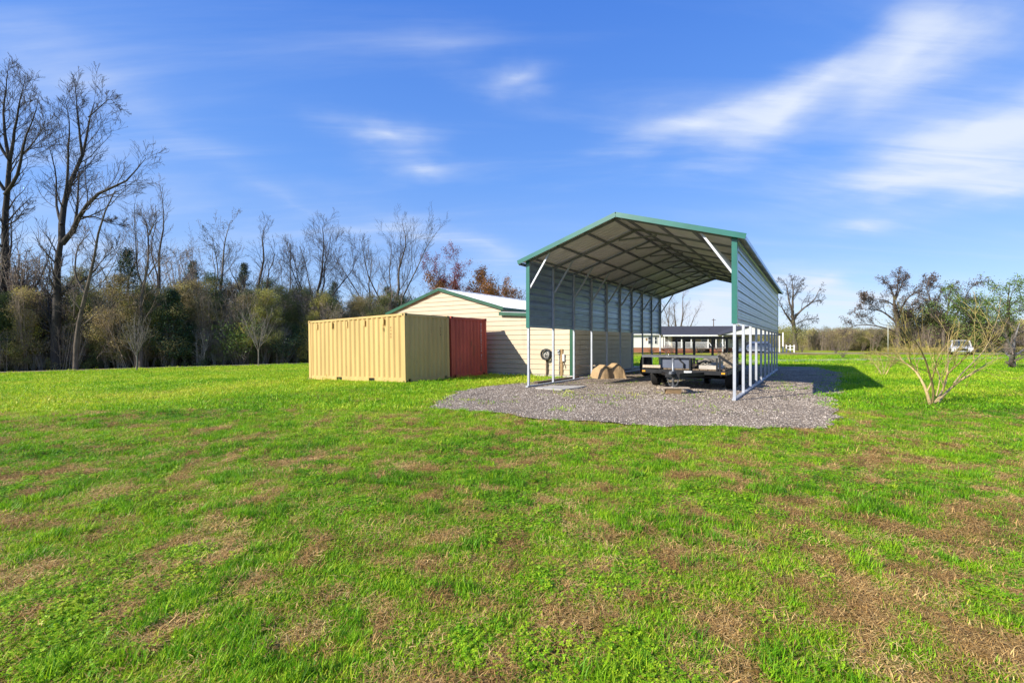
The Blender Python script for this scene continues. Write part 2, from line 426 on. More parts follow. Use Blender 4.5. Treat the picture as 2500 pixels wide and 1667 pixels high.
sheet('gravel_pad', pad_r, gravel_material('gravel', (.080, .060, .044), (.275, .210, .148), (.52, .42, .31)), .030)
def ribbon(pts, w, seed=1, step=1.0):
    P = []
    for i in range(len(pts)-1):
        p = np.array(pts[i]); q = np.array(pts[i+1]); m = max(1, int(np.hypot(*(q-p))/step))
        for j in range(m): P.append(p+(q-p)*j/m)
    P.append(np.array(pts[-1])); P = np.array(P)
    for _ in range(6): P[1:-1] = (P[:-2]+2*P[1:-1]+P[2:])/4
    T = np.gradient(P, axis=0); T /= np.linalg.norm(T, axis=1)[:, None]; Nn = np.stack([-T[:, 1], T[:, 0]], 1)
    wv = w*(.82+.36*fbm(P[:, 0]*.5+seed, P[:, 1]*.5, 2))[:, None]/2
    return np.concatenate([P+Nn*wv, (P-Nn*wv)[::-1]])
dirt = gravel_material('dirt_track', (.30, .25, .18), (.44, .38, .29), (.58, .52, .42), 22)
sheet('driveway', ribbon([(13.5, 33.0), (19, 36.5), (27, 39.0), (37, 41.5), (52, 45), (75, 50), (110, 56)], 3.6, 2), dirt, .034)
sheet('track', ribbon([(31, 61), (42, 62.5), (55, 61.5), (72, 56)], 2.6, 5), dirt, .030)
sheet('far_track', ribbon([(84, 118), (100, 119), (125, 122)], 5, 7), dirt, .06)
# worn strip of leaf litter in front of the woods
litter = gravel_material('leaf_litter', (.20, .16, .10), (.36, .29, .18), (.50, .41, .26), 14)
sheet('woodland_edge', ribbon([(-80.2, 20.0), (-62.4, 29.0), (-44.5, 38.0), (-30.2, 45.2), (-12.4, 54.2), (5.5, 63.2)], 2.8, 3), litter, .06)

# ------------------------------------------------------------------ materials of built things
galv = mat('galvalume', (.43, .52, .67), .30, .74, .10, 1.6, .05, 60, stretch=(1, 1, 3))  # bluish base colour paints in the sky reflected by the shaded sides
galv_in = mat('galvanised_frame', (.20, .21, .22), .55, .2, .10, 4)  # darker than the posts: own tone, with roof shade put into the colour
post_m = mat('galvanised_post', (.47, .49, .53), .48, .35, .10, 5, spots=((.30, .27, .23), 3.0, .62, .5))
galv_roof = mat('galvalume_roof', (.71, .69, .66), .40, .20, .10, 1.6, .05, 60)  # paler, less metallic copy of galvalume; ground bounce on the underside lifted by colour
green = mat('green_trim', (.018, .145, .108), .28, 0, .10, 2.5, spec=.6, coat=.3)
green_d = mat('dark_green_trim', (.010, .085, .040), .42, 0, .12, 2.5, spec=.5)
white_roof = mat('white_roof_sheet', (.80, .80, .78), .40, .1, .05, 2)
cream = mat('cream_siding', (.52, .425, .285), .50, 0, .05, 1.4, .04, 30, stretch=(1, 1, 4), spots=((.40, .32, .21), 1.1, .60, .3))
conc = mat('concrete', (.50, .47, .42), .9, 0, .14, 5, .5, 60)
steel_b = mat('black_steel', (.018, .018, .020), .42, .2, .3, 8, .1, 60, spec=.5)
rubber = mat('tyre_rubber', (.022, .021, .020), .85, 0, .25, 12, .3, 90)
wood = mat('weathered_wood', (.42, .27, .13), .8, 0, .3, 6, .4, 40, stretch=(1, 1, 9))
board = mat('pale_board', (.58, .46, .33), .75, 0, .2, 7, .3, 50, stretch=(6, 1, 1))
yellow = mat('yellow_container_paint', (.58, .40, .148), .52, 0, .07, 1.1, .05, 40, col2=(.50, .335, .12), stretch=(1.5, 1.5, .28), spots=((.36, .22, .085), 2.6, .64, .35))
red = mat('red_container_paint', (.52, .090, .055), .6, 0, .15, 1.6, .1, 40, col2=(.38, .066, .038), stretch=(1, 1, .4), spots=((.20, .07, .035), 2.4, .60, .4))
chrome = mat('bright_metal', (.62, .62, .62), .3, .9, .1, 6)
darkhole = mat('black_recess', (.01, .01, .01), .9, 0, .1)

def ribbed(length, width, spacing=.229, h=.019, first=None):
    """profile points (v, z) of a ribbed metal sheet of the given width"""
    pr = [(0, 0)]; c = spacing/2 if first is None else first
    while c < width-.03:
        pr += [(c-.034, 0), (c-.015, h), (c+.015, h), (c+.034, 0)]
        for q in (.3, .7):
            v = c+.034+(spacing-.068)*q
            if v < width-.03: pr += [(v-.02, 0), (v, h*.16), (v+.02, 0)]
        c += spacing
    pr.append((width, 0)); return pr
def extrude_profile(pr, fa, fb):
    """open sheet swept from fa(v,z) to fb(v,z)"""
    vs = [fa(*p) for p in pr]+[fb(*p) for p in pr]; n = len(pr)
    return vs, [(i, i+1, n+i+1, n+i) for i in range(n-1)]

# ------------------------------------------------------------------ carport
WC, LC = 6.15, 15.24; EH, PH = 4.16, 5.13; SL = (PH-EH)/(WC/2)
cp = thing('carport', 'tall open metal carport with green trim over a gravel pad', 'carport', (CP[0], CP[1], 0), TH)
pm = MB().box(-.034, .034, -.034, .034, .03, EH).mesh('post', post_m)
ys = [LC*i/9 for i in range(10)]
for sx in (0, WC):
    for y in ys: put('post', pm, cp, (sx, y, 0))
    MB().box(-.045, .045, -.12, LC+.12, .0, .07).build('base_rail', post_m, cp, (sx, 0, 0.012))
def slope_pt(side, d):      # d = horizontal distance from the wall line towards the ridge
    return (d if side == 0 else WC-d), EH+SL*d
raf = [None, None]; brc = [None, None]
for s in (0, 1):
    x0, z0 = slope_pt(s, 0); x1, z1 = slope_pt(s, WC/2-.005)
    raf[s] = MB().bar((x0, 0, z0), (x1, 0, z1), .062, .062, (0, 1, 0)).mesh('rafter', galv_in)
    x2, z2 = slope_pt(s, .80)
    brc[s] = MB().bar((x0+(.05 if s == 0 else -.05), 0, 3.28), (x2, 0, z2-.02), .055, .05, (0, 1, 0)).mesh('brace', post_m)
rdg = MB().bar((WC/2-.62, 0, EH+SL*(WC/2-.62)-.06), (WC/2+.62, 0, EH+SL*(WC/2-.62)-.06), .05, .05, (0, 1, 0)).mesh('collar_tie', galv_in)
for y in ys:
    for s in (0, 1):
        put('rafter', raf[s], cp, (0, y, 0)); put('brace', brc[s], cp, (0, y, 0))
    if 0 < y < LC-.1: put('collar_tie', rdg, cp, (0, y+.001, 0))
for s in (0, 1):
    for d in (.12, 1.08, 2.02, 2.92):
        x, z = slope_pt(s, d)
        MB().bar((x, -.15, z+.052), (x, LC+.15, z+.052), .08, .036, (0, 0, 1)).build('purlin', galv_in, cp)
# roof sheets run from ridge to eave
SW = (LC+.44)/17
for s in (0, 1):
    e = 1 if s == 0 else -1
    def at_(d, v, z, s=s):
        x, zz = slope_pt(s, d); return (x, v, zz+.078+z)
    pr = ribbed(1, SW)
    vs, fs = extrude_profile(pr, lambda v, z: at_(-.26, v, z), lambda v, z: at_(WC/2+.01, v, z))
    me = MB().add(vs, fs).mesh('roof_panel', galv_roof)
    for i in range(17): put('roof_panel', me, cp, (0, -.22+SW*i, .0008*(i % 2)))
MB().prism([(-.22, -.075), (0, 0), (.22, -.075), (.22, -.068), (0, .008), (-.22, -.068)], (WC/2, -.225, PH+.112), (1, 0, 0), (0, 0, 1), (0, LC+.45, 0)).build('ridge_cap', galv, cp)
for s in (0, 1):            # eave trim
    x, z = slope_pt(s, -.27)
    MB().box(x-.012, x+.012, -.22, LC+.22, z-.03, z+.072).build('eave_trim', galv, cp)
for yy, nm in ((-.235, 0), (LC+.235, 1)):     # rake trim, an L folded over the gable edge
    for s in (0, 1):
        p = slope_pt(s, -.285); q = slope_pt(s, WC/2)
        b = MB().bar((p[0], yy, p[1]+.052), (q[0], yy, q[1]+.052), .016, .135, (0, 0, 1))
        sy = yy+(.05 if nm == 0 else -.05)
        b.bar((p[0], sy, p[1]+.122), (q[0], sy, q[1]+.122), .11, .006, (0, 0, 1))
        b.build('rake_trim', green, cp)
for x, sg in ((0, -1), (WC, 1)):              # green corner trim on the front posts
    b = MB().box(x-.062, x+.062, -.060, -.048, 1.98, EH+.02); b.box(x+sg*.062-.006, x+sg*.062+.006, -.0605, .12, 1.98, EH+.02)
    b.build('corner_trim', green, cp)
    b = MB().box(x-.058, x+.058, LC+.048, LC+.060, 1.98, EH+.02); b.build('corner_trim', green_d, cp)
PHT = (EH+.075-2.0)/3
for x, sg in ((0, -1), (WC, 1)):
    pr = ribbed(1, PHT, PHT/3, .030)
    vs, fs = extrude_profile(pr, lambda v, z: (x+sg*(.042+z), -.045, 2.0+v), lambda v, z: (x+sg*(.042+z), LC+.045, 2.0+v))
    me = MB().add(vs, fs).mesh('side_panel', galv)
    for i in range(3): put('side_panel', me, cp, (0, 0, PHT*i))

# ------------------------------------------------------------------ shed
SC_ = loc(CC, 3.89, 5.81)
sh = thing('metal_shed', 'cream metal shed with white roof and dark green trim behind the containers', 'shed', (SC_[0], SC_[1], .07), TH)
XL, XM = -3.66, -11.38; ZP, ZE, ZH, ZL = 4.16, 3.06, 2.80, 2.60; XP = (XL+XM)/2; DL, DM = 7.7, 9.3
MB().box(XM-.05, .05, -.06, DM, -.45, .02).build('slab', conc, sh)
MB().prism([(XM, .02), (XL, .02), (XL, ZE), (XP, ZP), (XM, ZE)], (0, .03, 0), (1, 0, 0), (0, 0, 1), (0, DM-.06, 0)).build('wall', cream, sh)
MB().prism([(XL+.002, .02), (-.03, .02), (-.03, ZL-.01), (XL+.002, ZH-.01)], (0, .031, 0), (1, 0, 0), (0, 0, 1), (0, DL-.06, 0)).build('wall', cream, sh)
CH = .218
def front_limits(z):
    if z <= ZL: r = 0.0
    elif z <= ZH: r = -(z-ZL)/(ZH-ZL)*(-XL)
    else: r = XL
    l = XM
    if z > ZE:
        k = (z-ZE)/(ZP-ZE); l = XM+(XP-XM)*k; r = min(r, XL+(XP-XL)*k)
    return l, r
z = .02
while z < ZP-.05:
    z1 = min(z+CH, ZP-.04)
    l0, r0 = front_limits(z+.001); l1, r1 = front_limits(z1-.001)
    # a lapped course: proud at its lower edge, tucked under the next one above
    g = .016
    A = [(l0, -.030, z+g), (r0, -.030, z+g), (r1, -.006, z1), (l1, -.006, z1)]; B = [(p[0], .029, p[2]) for p in A]
    MB().add(A+B, [(0, 1, 2, 3), (7, 6, 5, 4), (0, 4, 5, 1), (1, 5, 6, 2), (2, 6, 7, 3), (3, 7, 4, 0)]).build('siding_course', cream, sh)
    z = z1
z = .02
while z < ZL-.06:
    z1 = min(z+CH, ZL-.03)
    A = [(.030, .03, z+.016), (.030, DL, z+.016), (.006, DL, z1), (.006, .03, z1)]; B = [(-.029, p[1], p[2]) for p in A]
    MB().add(A+B, [(0, 1, 2, 3), (7, 6, 5, 4), (0, 4, 5, 1), (1, 5, 6, 2), (2, 6, 7, 3), (3, 7, 4, 0)]).build('siding_course', cream, sh)
    z = z1
b = MB().box(-.10, .044, -.044, -.031, .0, ZL-.01); b.box(.0315, .044, -.0438, .10, .0, ZL-.01); b.build('corner_trim', green_d, sh)
MB().box(.0315, .044, DL-.10, DL+.02, .0, ZL-.01).build('corner_trim', green_d, sh)
SMm = (ZP-ZE)/(XP-XM); n_m = 10; sw = (DM+.26)/n_m
for s in (0, 1):
    def at2(d, v, z, s=s):
        return ((XM+d) if s == 0 else (XL-d), v, ZE+SMm*d+.055+z)
    pr = ribbed(1, sw); hw = (XL-XM)/2
    vs, fs = extrude_profile(pr, lambda v, z: at2(-.16, v, z), lambda v, z: at2(hw+.01, v, z))
    me = MB().add(vs, fs).mesh('roof_panel', white_roof)
    for i in range(n_m): put('roof_panel', me, sh, (0, -.14+sw*i, .0008*(i % 2)))
    a = at2(-.17, 0, 0); c = at2(hw, 0, 0)
    MB().bar((a[0], -.145, a[2]-.055), (c[0], -.145, c[2]-.055), .018, .155, (0, 0, 1)).build('rake_trim', green_d, sh)
    MB().box(a[0]-.01, a[0]+.01, -.13, DM+.12, a[2]-.115, a[2]+.002).build('eave_trim', green_d, sh)
MB().prism([(-.2, -.06), (0, 0), (.2, -.06), (.2, -.052), (0, .008), (-.2, -.052)], (XP, -.14, ZP+.088), (1, 0, 0), (0, 0, 1), (0, DM+.26, 0)).build('ridge_cap', white_roof, sh)
SLm = (ZH-ZL)/(-XL); sw = (DL+.25)/8
pr = ribbed(1, sw)
vs, fs = extrude_profile(pr, lambda v, z: (XL+.02, v, ZH+.045+z), lambda v, z: (.20, v, ZL-SLm*.2+.045+z))
me = MB().add(vs, fs).mesh('roof_panel', white_roof)
for i in range(8): put('roof_panel', me, sh, (0, -.16+sw*i, .0008*(i % 2)))
MB().bar((XL-.05, -.165, ZH-.030), (.20, -.165, ZL-SLm*.2-.030), .018, .15, (0, 0, 1)).build('rake_trim', green_d, sh)
MB().box(.20, .218, -.15, DL+.08, ZL-SLm*.2-.105, ZL-SLm*.2+.045).build('eave_trim', green_d, sh)
MB().box(XL-.03, XL+.03, -.046, -.032, ZH+.055, ZE-.02).build('corner_trim', green_d, sh)

# ------------------------------------------------------------------ shipping containers
def stroke_text(rows, w, h, gap, rng):
    """a column of small stencilled characters too worn to read: short strokes only"""
    b = []
    for i in range(rows):
        z = -i*(h+gap)
        if rng.random() < .12: continue
        for k in range(3):
            t = rng.random()
            if t < .5: x = rng.choice([0, w*.72]); b.append((x, x+w*.28, z-h*(.5+.5*rng.random()), z-h*.1*rng.random()))
            else: zz = z-h*rng.choice([.12, .55, .95]); b.append((0, w, zz, zz+h*.2))
    return b
def container(label, paint, a0, b0, stain, text_col, rngseed, cols):
    p = loc(CC, a0, b0); Lc, Wc, Hc = 6.058, 2.438, 2.591
    t = thing('shipping_container', label, 'container', (p[0], p[1], .0), rot=(0, -rad(1.35), TH))
    fr = lambda n, *bx: MB().box(*bx).build(n, paint, t)
    for x in (-Lc, 0):
        for y in (0, Wc):
            xs = (x, x+.16) if x < 0 else (x-.16, x); yy = (y, y+.14) if y == 0 else (y-.14, y)
            fr('corner_post', xs[0]+.004, xs[1]-.004, yy[0]+.004, yy[1]-.004, .118, Hc-.118)
            for zz in ((.0, .118), (Hc-.118, Hc)):
                c = MB().box(xs[0]-.002, xs[1]+.012, yy[0]-.002, yy[1]+.002, zz[0], zz[1]).build('corner_casting', paint, t)
                cx, cy, cz = (xs[0]+xs[1])/2, (yy[0]+yy[1])/2, (zz[0]+zz[1])/2
                oy = yy[0]-.004 if y == 0 else yy[1]+.004
                h = MB().box(cx-.030, cx+.030, oy-.001, oy+.001, cz-.038, cz+.038)
                ox = xs[0]-.004 if x < 0 else xs[1]+.014
                h.box(ox-.001, ox+.001, cy-.026, cy+.026, cz-.036, cz+.036); h.build('casting_hole', darkhole, c)
    for y, oy in ((.012, -1), (Wc-.012, 1)):
        ya, yb = (y, y+.06) if oy < 0 else (y-.06, y)
        fr('top_rail', -Lc+.155, -.155, ya, yb, Hc-.095, Hc-.015)
        # bottom rail in three lengths: forklift pockets stay open between
        x = -Lc+.155
        for p0, p1 in ((-4.10, -3.75), (-2.07, -1.72), (-.155, -.155)):
            fr('bottom_rail', x, p0, ya, yb, .03, .165); x = p1
        MB().box(-Lc+.155, -.155, ya+.012, yb-.002, .165, .198).build('rail_lip', darkhole if False else paint, t)
        MB().box(-4.10, -3.75, ya+.05, yb+.05, .032, .163).build('forklift_pocket', darkhole, t); MB().box(-2.07, -1.72, ya+.05, yb+.05, .032, .163).build('forklift_pocket', darkhole, t)
    for x, ox in ((-.012, 1), (-Lc+.012, -1)):
        xa, xb = (x-.06, x) if ox > 0 else (x, x+.06)
        fr('end_rail', xa, xb, .135, Wc-.135, Hc-.11, Hc-.015); fr('end_rail', xa, xb, .30, Wc-.30, .025, .165)
    # corrugated walls (trapezoid waves) as one sheet per wall
    def wave(n, span, depth):
        pr = []; pitch = span/n
        for i in range(n):
            u = i*pitch
            pr += [(u, 0), (u+pitch*.26, 0), (u+pitch*.5, depth), (u+pitch*.76, depth)]
        pr.append((span, 0)); return pr
    pr = wave(20, Lc-.30, .046)
    for y, sg in ((.020, 1), (Wc-.020, -1)):
        vs, fs = extrude_profile(pr, lambda v, z: (-Lc+.15+v, y+sg*z, .17), lambda v, z: (-Lc+.15+v, y+sg*z, Hc-.06))
        MB().add(vs, fs).build('side_wall', paint, t)
    pr = wave(9, Wc-.26, .045)
    for x, sg in ((-.022, -1), (-Lc+.022, 1)):
        vs, fs = extrude_profile(pr, lambda v, z: (x+sg*z, .13+v, .14), lambda v, z: (x+sg*z, .13+v, Hc-.06))
        MB().add(vs, fs).build('end_wall', paint, t)
    MB().box(-Lc+.02, -.02, .02, Wc-.02, Hc-.045, Hc-.022).build('roof', paint, t)
    MB().box(-Lc+.08, -.08, .08, Wc-.08, .168, .19).build('floor', darkhole, t)
    rng = random.Random(rngseed)
    if stain:      # ventilator covers with rust runs under them
        for x in (-5.42, -4.38, -3.36, -2.28, -1.18):
            vv = MB().box(x-.035, x+.035, -.010, .030, 2.22, 2.44).build('ventilator', yellow, t)
            MB().prism([(0, 0), (.016, 0), (.012, -.20), (.003, -.28)], (x+.036, -.003, 2.43), (1, 0, 0), (0, 0, 1), (0, .022, 0)).build('rust_run', mat('rust', (.42, .25, .075), .9, 0, .3, 20), vv)
    tm = mat('stencil_'+text_col[0], text_col[1], .7, 0, .2, 30)
    for side, u, ztop, rows, w, h, gap in cols:
        bb = MB()
        for x0, x1, z0, z1 in stroke_text(rows, w, h, gap, rng):
            if side == 'long': bb.box(u+x0, u+x1, .0135, .0165, ztop+z0, ztop+z1)
            else: bb.box(-.0190, -.0160, u+x0, u+x1, ztop+z0, ztop+z1)
        bb.build('stencilled_marks', tm, t)
    return t
container('yellow corrugated shipping container with rust runs below its small vents', yellow, 0, 0, True, ('dark', (.10, .065, .02)), 4,
          [('long', -1.26, 2.10, 2, .075, .15, .05), ('long', -.80, 2.13, 4, .055, .085, .035), ('end', 1.92, 2.12, 4, .04, .085, .04)])
container('dark red corrugated shipping container between the yellow one and the cream shed', red, 0, 2.56, False, ('white', (.72, .62, .60)), 9,
          [('end', 2.02, 2.36, 19, .065, .062, .024)])

# ------------------------------------------------------------------ concrete pad, boards on the ground
def flat_slab(name, label, cat, pxs, th, m, z0=.03):
    P = [gpt(*p) for p in pxs]
    c = np.mean(P, 0)
    b = MB().prism([(p[0]-c[0], p[1]-c[1]) for p in P], (0, 0, 0), (1, 0, 0), (0, 1, 0), (0, 0, th))
    return tag(b.build(name, m, None, (c[0], c[1], z0)), label, cat)
flat_slab('concrete_slab', 'flat pale concrete slab on the gravel beside the open front of the carport', 'slab', [(1307, 951), (1348, 945.5), (1432, 946), (1412, 950.5), (1372, 955.5)], .035, conc)
pl = thing('ground_board', 'long dark weathered board lying outside the base rail of the carport', 'board', (*loc(CP, -.42, 1.2), .03), TH)
MB().box(-.07, .07, 0, 3.4, 0, .06).build('plank', mat('dark_board', (.13, .085, .06), .85, 0, .3, 8, .3, 40), pl)

# ------------------------------------------------------------------ hose hanger post and utility post by the shed
def near(px, py): return gpt(px, py)
hp = near(1335, 919.5); hr = thing('hose_hanger', 'round hose hanger with a coiled hose on a thin post by the shed', 'hose hanger', (hp[0], hp[1], .0), TH+rad(6))
MB().box(-.035, .035, -.03, .03, 0, .86).build('post', mat('dark_post', (.12, .085, .06), .8, 0, .3, 10), hr)
hm = mat('black_hose', (.035, .036, .038), .45, 0, .2, 10)
b = MB()
for i, (r, y) in enumerate([(.235, -.06), (.232, -.10), (.205, -.07), (.20, -.115), (.228, -.145), (.196, -.15)]):
    b.tube([(r*math.cos(a), y+.01*math.sin(3*a+i), .98+r*math.sin(a)) for a in [2*math.pi*k/28 for k in range(29)]], .022, 7, False)
b.build('hose', hm, hr)
MB().lathe([(0, 0), (.175, 0), (.175, -.02), (.15, -.03), (0, -.03)], (0, -.045, .98), 'Y', 28).build('hanger_plate', mat('pale_plate', (.50, .47, .42), .5, .2, .2, 8), hr)
b = MB()
for a in (.3, 2.4, 4.2): b.tube([(.05*math.cos(a+k*.5), -.08-.01*k, .98+(.05+.02*k)*math.sin(a+k*.5)) for k in range(5)], .012, 6)
b.build('hose_end', hm, hr)
up_ = near(1371.5, 921); uo = thing('utility_post', 'wooden post with grey electrical boxes standing before the shed wall', 'utility post', (up_[0], up_[1], 0), TH+rad(4))
MB().box(-.055, .055, -.05, .05, 0, 1.22).build('post', wood, uo)
bx = MB().box(-.17, -.058, -.09, .03, 1.0, 1.21).build('meter_box', mat('grey_box', (.30, .31, .32), .5, .2, .15, 9), uo)
MB().lathe([(0, 0), (.04, 0), (.04, -.03), (0, -.035)], (-.114, -.091, 1.13), 'Y', 14).build('meter_dial', chrome, bx)
MB().box(.058, .15, -.08, .02, .70, 1.0).build('outlet_box', mat('pale_box', (.66, .67, .67), .5, .1, .1, 9), uo)
MB().tube([(-.12, -.02, 1.0), (-.12, -.02, .5), (-.10, -.02, .0)], .016, 8).build('conduit', mat('grey_pipe', (.42, .43, .44), .5, .2, .1), uo)
MB().tube([(.10, -.03, .70), (.16, -.05, .52), (.20, -.02, .40), (.14, .0, .34), (.10, .02, .50)], .012, 6).build('cord', rubber, uo)

# ------------------------------------------------------------------ tan tarpaulin over a low load
def tarp_mesh(nu=46, nv=30):
    rng = np.random.default_rng(8)
    U, Vv = np.meshgrid(np.linspace(-1, 1, nu), np.linspace(-1, 1, nv))
    prof = np.interp(U, [-1, -.93, -.80, -.50, -.40, -.12, .10, .34, .50, .72, .90, 1], [0, .34, .46, .58, .58, .50, .50, .60, .64, .58, .44, 0])
    w = 1-.14*np.exp(-(U/.22)**2); vv = np.clip(np.abs(Vv)/w, 0, 1)
    side = np.interp(vv, [0, .45, .72, .90, .97, 1], [1, .97, .84, .42, .10, 0])
    fold = fbm(U*2.6+4, Vv*2.2+9, 3)-.5
    Z = .92*prof*side*(1+.10*fold)+.035*np.abs(np.sin(U*6.5+Vv*3.5))*side*(prof > .05)
    X = U*.66+.05*fold; Y = Vv*.46*(1+.16*fold)+.07*np.sin(U*3.1)
    V_ = np.stack([X.ravel(), Y.ravel(), np.maximum(Z.ravel(), 0)], 1)
    i = np.arange(nu*nv).reshape(nv, nu)
    return np_mesh('tarpaulin', V_, np.stack([i[:-1, :-1], i[:-1, 1:], i[1:, 1:], i[1:, :-1]], -1).reshape(-1, 4), mat('tan_tarpaulin', (.46, .31, .16), .75, 0, .12, 5, .25, 14), True)
tp = near(1488, 925); ta = tag(put('tarpaulin', tarp_mesh(), None, (tp[0], tp[1]+.25, .028), (0, 0, rad(14))), 'tan tarpaulin draped over a low lumpy load at the carport base rail', 'tarpaulin')
tb = near(1447, 921); tt = thing('bench', 'small plank bench with thin legs beside the tan tarpaulin', 'bench', (tb[0]-.25, tb[1]+.3, .02), TH+rad(20))
MB().box(-.42, .42, -.11, .11, .46, .495).build('seat', board, tt)
lgm = MB().box(-.012, .012, -.012, .012, 0, .46).mesh('leg', steel_b)
for x in (-.34, .34):
    for y in (-.08, .08): put('leg', lgm, tt, (x, y, 0))

# ------------------------------------------------------------------ flatbed trailer under the carport
TJ = (4.58, 13.02)
tr = thing('flatbed_trailer', 'black flatbed trailer with front rail, tongue jack and tall rear ramp gate', 'trailer', (TJ[0], TJ[1], .03), TH)
grey_st = mat('worn_grey_steel', (.17, .175, .18), .5, .4, .25, 7, .2, 50)
MB().box(-1.25, 1.25, 1.20, 1.28, .50, .62).build('front_beam', steel_b, tr)
for x in (-1.23, 1.23): MB().box(x-.03, x+.03, 1.28, 5.5, .50, .62).build('side_beam', steel_b, tr)
for i in range(6): MB().box(-1.19, 1.19, 1.75+i*.72, 1.81+i*.72, .52, .60).build('cross_member', steel_b, tr)
pm_ = MB().box(-.112, .112, 0, 4.2, 0, .042).mesh('deck_board', mat('deck_plank', (.22, .16, .10), .85, 0, .3, 6, .4, 40, stretch=(8, 1, 1)))
for i in range(10): put('deck_board', pm_, tr, (-1.08+i*.24, 1.285, .622+.003*(i % 2)))
for s in (-1, 1): MB().bar((s*.62, 1.24, .52), (s*.06, .16, .52), .06, .11).build('tongue_beam', steel_b, tr)
MB().box(-.20, .20, .02, .30, .47, .58).build('tongue_plate', steel_b, tr)
b = MB().prism([(-.07, 0), (-.07, .16), (.07, .16), (.07, 0), (.045, -.16), (-.045, -.16)], (0, .0, .56), (1, 0, 0), (0, 1, 0), (0, 0, .09)); b.lathe([(0, .0), (.06, .0), (.065, .05), (.04, .09), (0, .10)], (0, -.13, .55), 'Z', 14)
b.build('coupler', grey_st, tr)
jk = MB().tube([(0, .10, .22), (0, .10, 1.02)], .034, 12).build('jack', mat('jack_tube', (.30, .31, .32), .4, .6, .2, 9), tr)
MB().tube([(0, .10, .20), (0, .10, .50)], .026, 12).build('jack_screw', chrome, jk)
MB().lathe([(0, .197), (.07, .197), (.07, .207), (.03, .22), (0, .22)], (0, .10, 0), 'Z', 16).build('jack_foot', chrome, jk)
MB().tube([(0, .10, 1.02), (0, .10, 1.09), (-.12, .08, 1.09), (-.12, .08, 1.15)], .009, 6).build('jack_crank', chrome, jk)
def chain(a, c, sag, n):
    b = MB(); a = Vector(a); c = Vector(c)
    P = [a.lerp(c, i/n)-Vector((0, 0, sag*4*(i/n)*(1-i/n))) for i in range(n+1)]
    for i in range(n):
        d = (P[i+1]-P[i]); m = (P[i]+P[i+1])/2; dn = d.normalized(); sd = dn.orthogonal().normalized()
        if i % 2: sd = dn.cross(sd)
        ln = d.length*.68; w = .017
        pts = [m+dn*ln*math.cos(t)+sd*w*math.sin(t) for t in [2*math.pi*k/10 for k in range(11)]]
        b.tube(pts, .0058, 5, False)
    return b
chain((-.17, .08, .52), (-.02, .02, .30), .14, 15).build('safety_chain', grey_st, tr)
chain((.19, .08, .53), (.02, .02, .30), .16, 15).build('safety_chain', grey_st, tr)
# front rail with a sloping end on one side
rail = mat('rail_steel', (.17, .175, .18), .42, .5, .2, 7, .1, 50)
MB().box(-1.25, 1.02, 1.20, 1.26, 1.05, 1.095).build('front_rail', steel_b, tr)
MB().box(-1.25, 1.02, 1.192, 1.1985, 1.00, 1.075).build('rail_face', rail, tr)
MB().bar((1.02, 1.23, 1.075), (1.50, 1.26, .74), .05, .075).build('rail_brace', steel_b, tr)
MB().bar((1.50, 1.26, .77), (1.22, 1.24, .55), .04, .05).build('rail_brace', steel_b, tr)
for x in (-1.23, -.70, .22, .98, 1.06): MB().box(x-.022, x+.022, 1.205, 1.255, .62, 1.05).build('rail_post', steel_b, tr)
MB().box(-1.22, -.66, 1.165, 1.20, .67, .755).build('rail_board', board, tr)  # pale strip paints the sunlit face of the lower front rail
tbx = MB().box(-.68, .17, 1.30, 1.72, .67, 1.06).build('toolbox', mat('blue_grey_box', (.12, .135, .18), .42, .2, .10, 3), tr)  # blue-grey of box and lid darkened, shade put into the colour
MB().box(-.70, .19, 1.285, 1.74, 1.06, 1.085).build('toolbox_lid', mat('blue_grey_lid', (.10, .115, .15), .42, .2, .10, 3), tbx)
MB().box(-.28, -.20, 1.288, 1.30, .98, 1.03).build('toolbox_latch', chrome, tbx)
MB().tube([(-.10, 1.27, 1.04), (-.10, 1.26, .93), (-.02, 1.25, .86), (.03, 1.25, .82), (.03, 1.25, .68)], .022, 8).build('breakaway_cable', rubber, tr)
for i in range(5): MB().box(.19+i*.032, .205+i*.032, 1.30, 1.34, .67, 1.03).build('side_slat', steel_b, tr)
MB().box(.05, .28, 1.183, 1.199, .54, .60).build('number_plate', mat('dull_plate', (.62, .63, .63), .5, .1, .2, 40), tr)
for x in (-1.19, 1.16): MB().box(x-.05, x+.05, 1.172, 1.199, .535, .58).build('marker_lamp', mat('amber_lens', (.75, .36, .03), .25, 0, .05), tr)
def wheel(name, parent, p, r, w, rimm, k=28):
    t = MB()
    prof = [(r*.56, -w*.42), (r*.80, -w*.5), (r*.95, -w*.47), (r*.985, -w*.36)]
    for i in range(5):
        y0 = -w*.36+i*w*.144; prof += [(r, y0+.002), (r, y0+w*.115), (r*.965, y0+w*.118), (r*.965, y0+w*.142)]
    prof += [(r*.985, w*.36), (r*.95, w*.47), (r*.80, w*.5), (r*.56, w*.42)]
    t.lathe(prof, (0, 0, 0), 'X', k)
    ro = MB().lathe([(0, -w*.10), (r*.16, -w*.16), (r*.2, -w*.10), (r*.48, -w*.18), (r*.56, -w*.40), (r*.59, -w*.42), (r*.57, 0), (r*.59, w*.42), (r*.56, w*.40), (r*.48, w*.18), (r*.2, w*.10), (r*.16, w*.16), (0, w*.10)], (0, 0, 0), 'X', k)
    wo_ = put(name, t.mesh('tyre', rubber), parent, p)
    ro.build('rim', rimm, wo_)
    b = MB()
    for j in range(5):
        a = 2*math.pi*j/5
        for sg in (-1, 1): b.tube([(sg*w*.12, r*.30*math.cos(a), r*.30*math.sin(a)), (sg*w*.20, r*.30*math.cos(a), r*.30*math.sin(a))], .012, 6)
    b.build('lug_nuts', chrome, wo_)
    return wo_
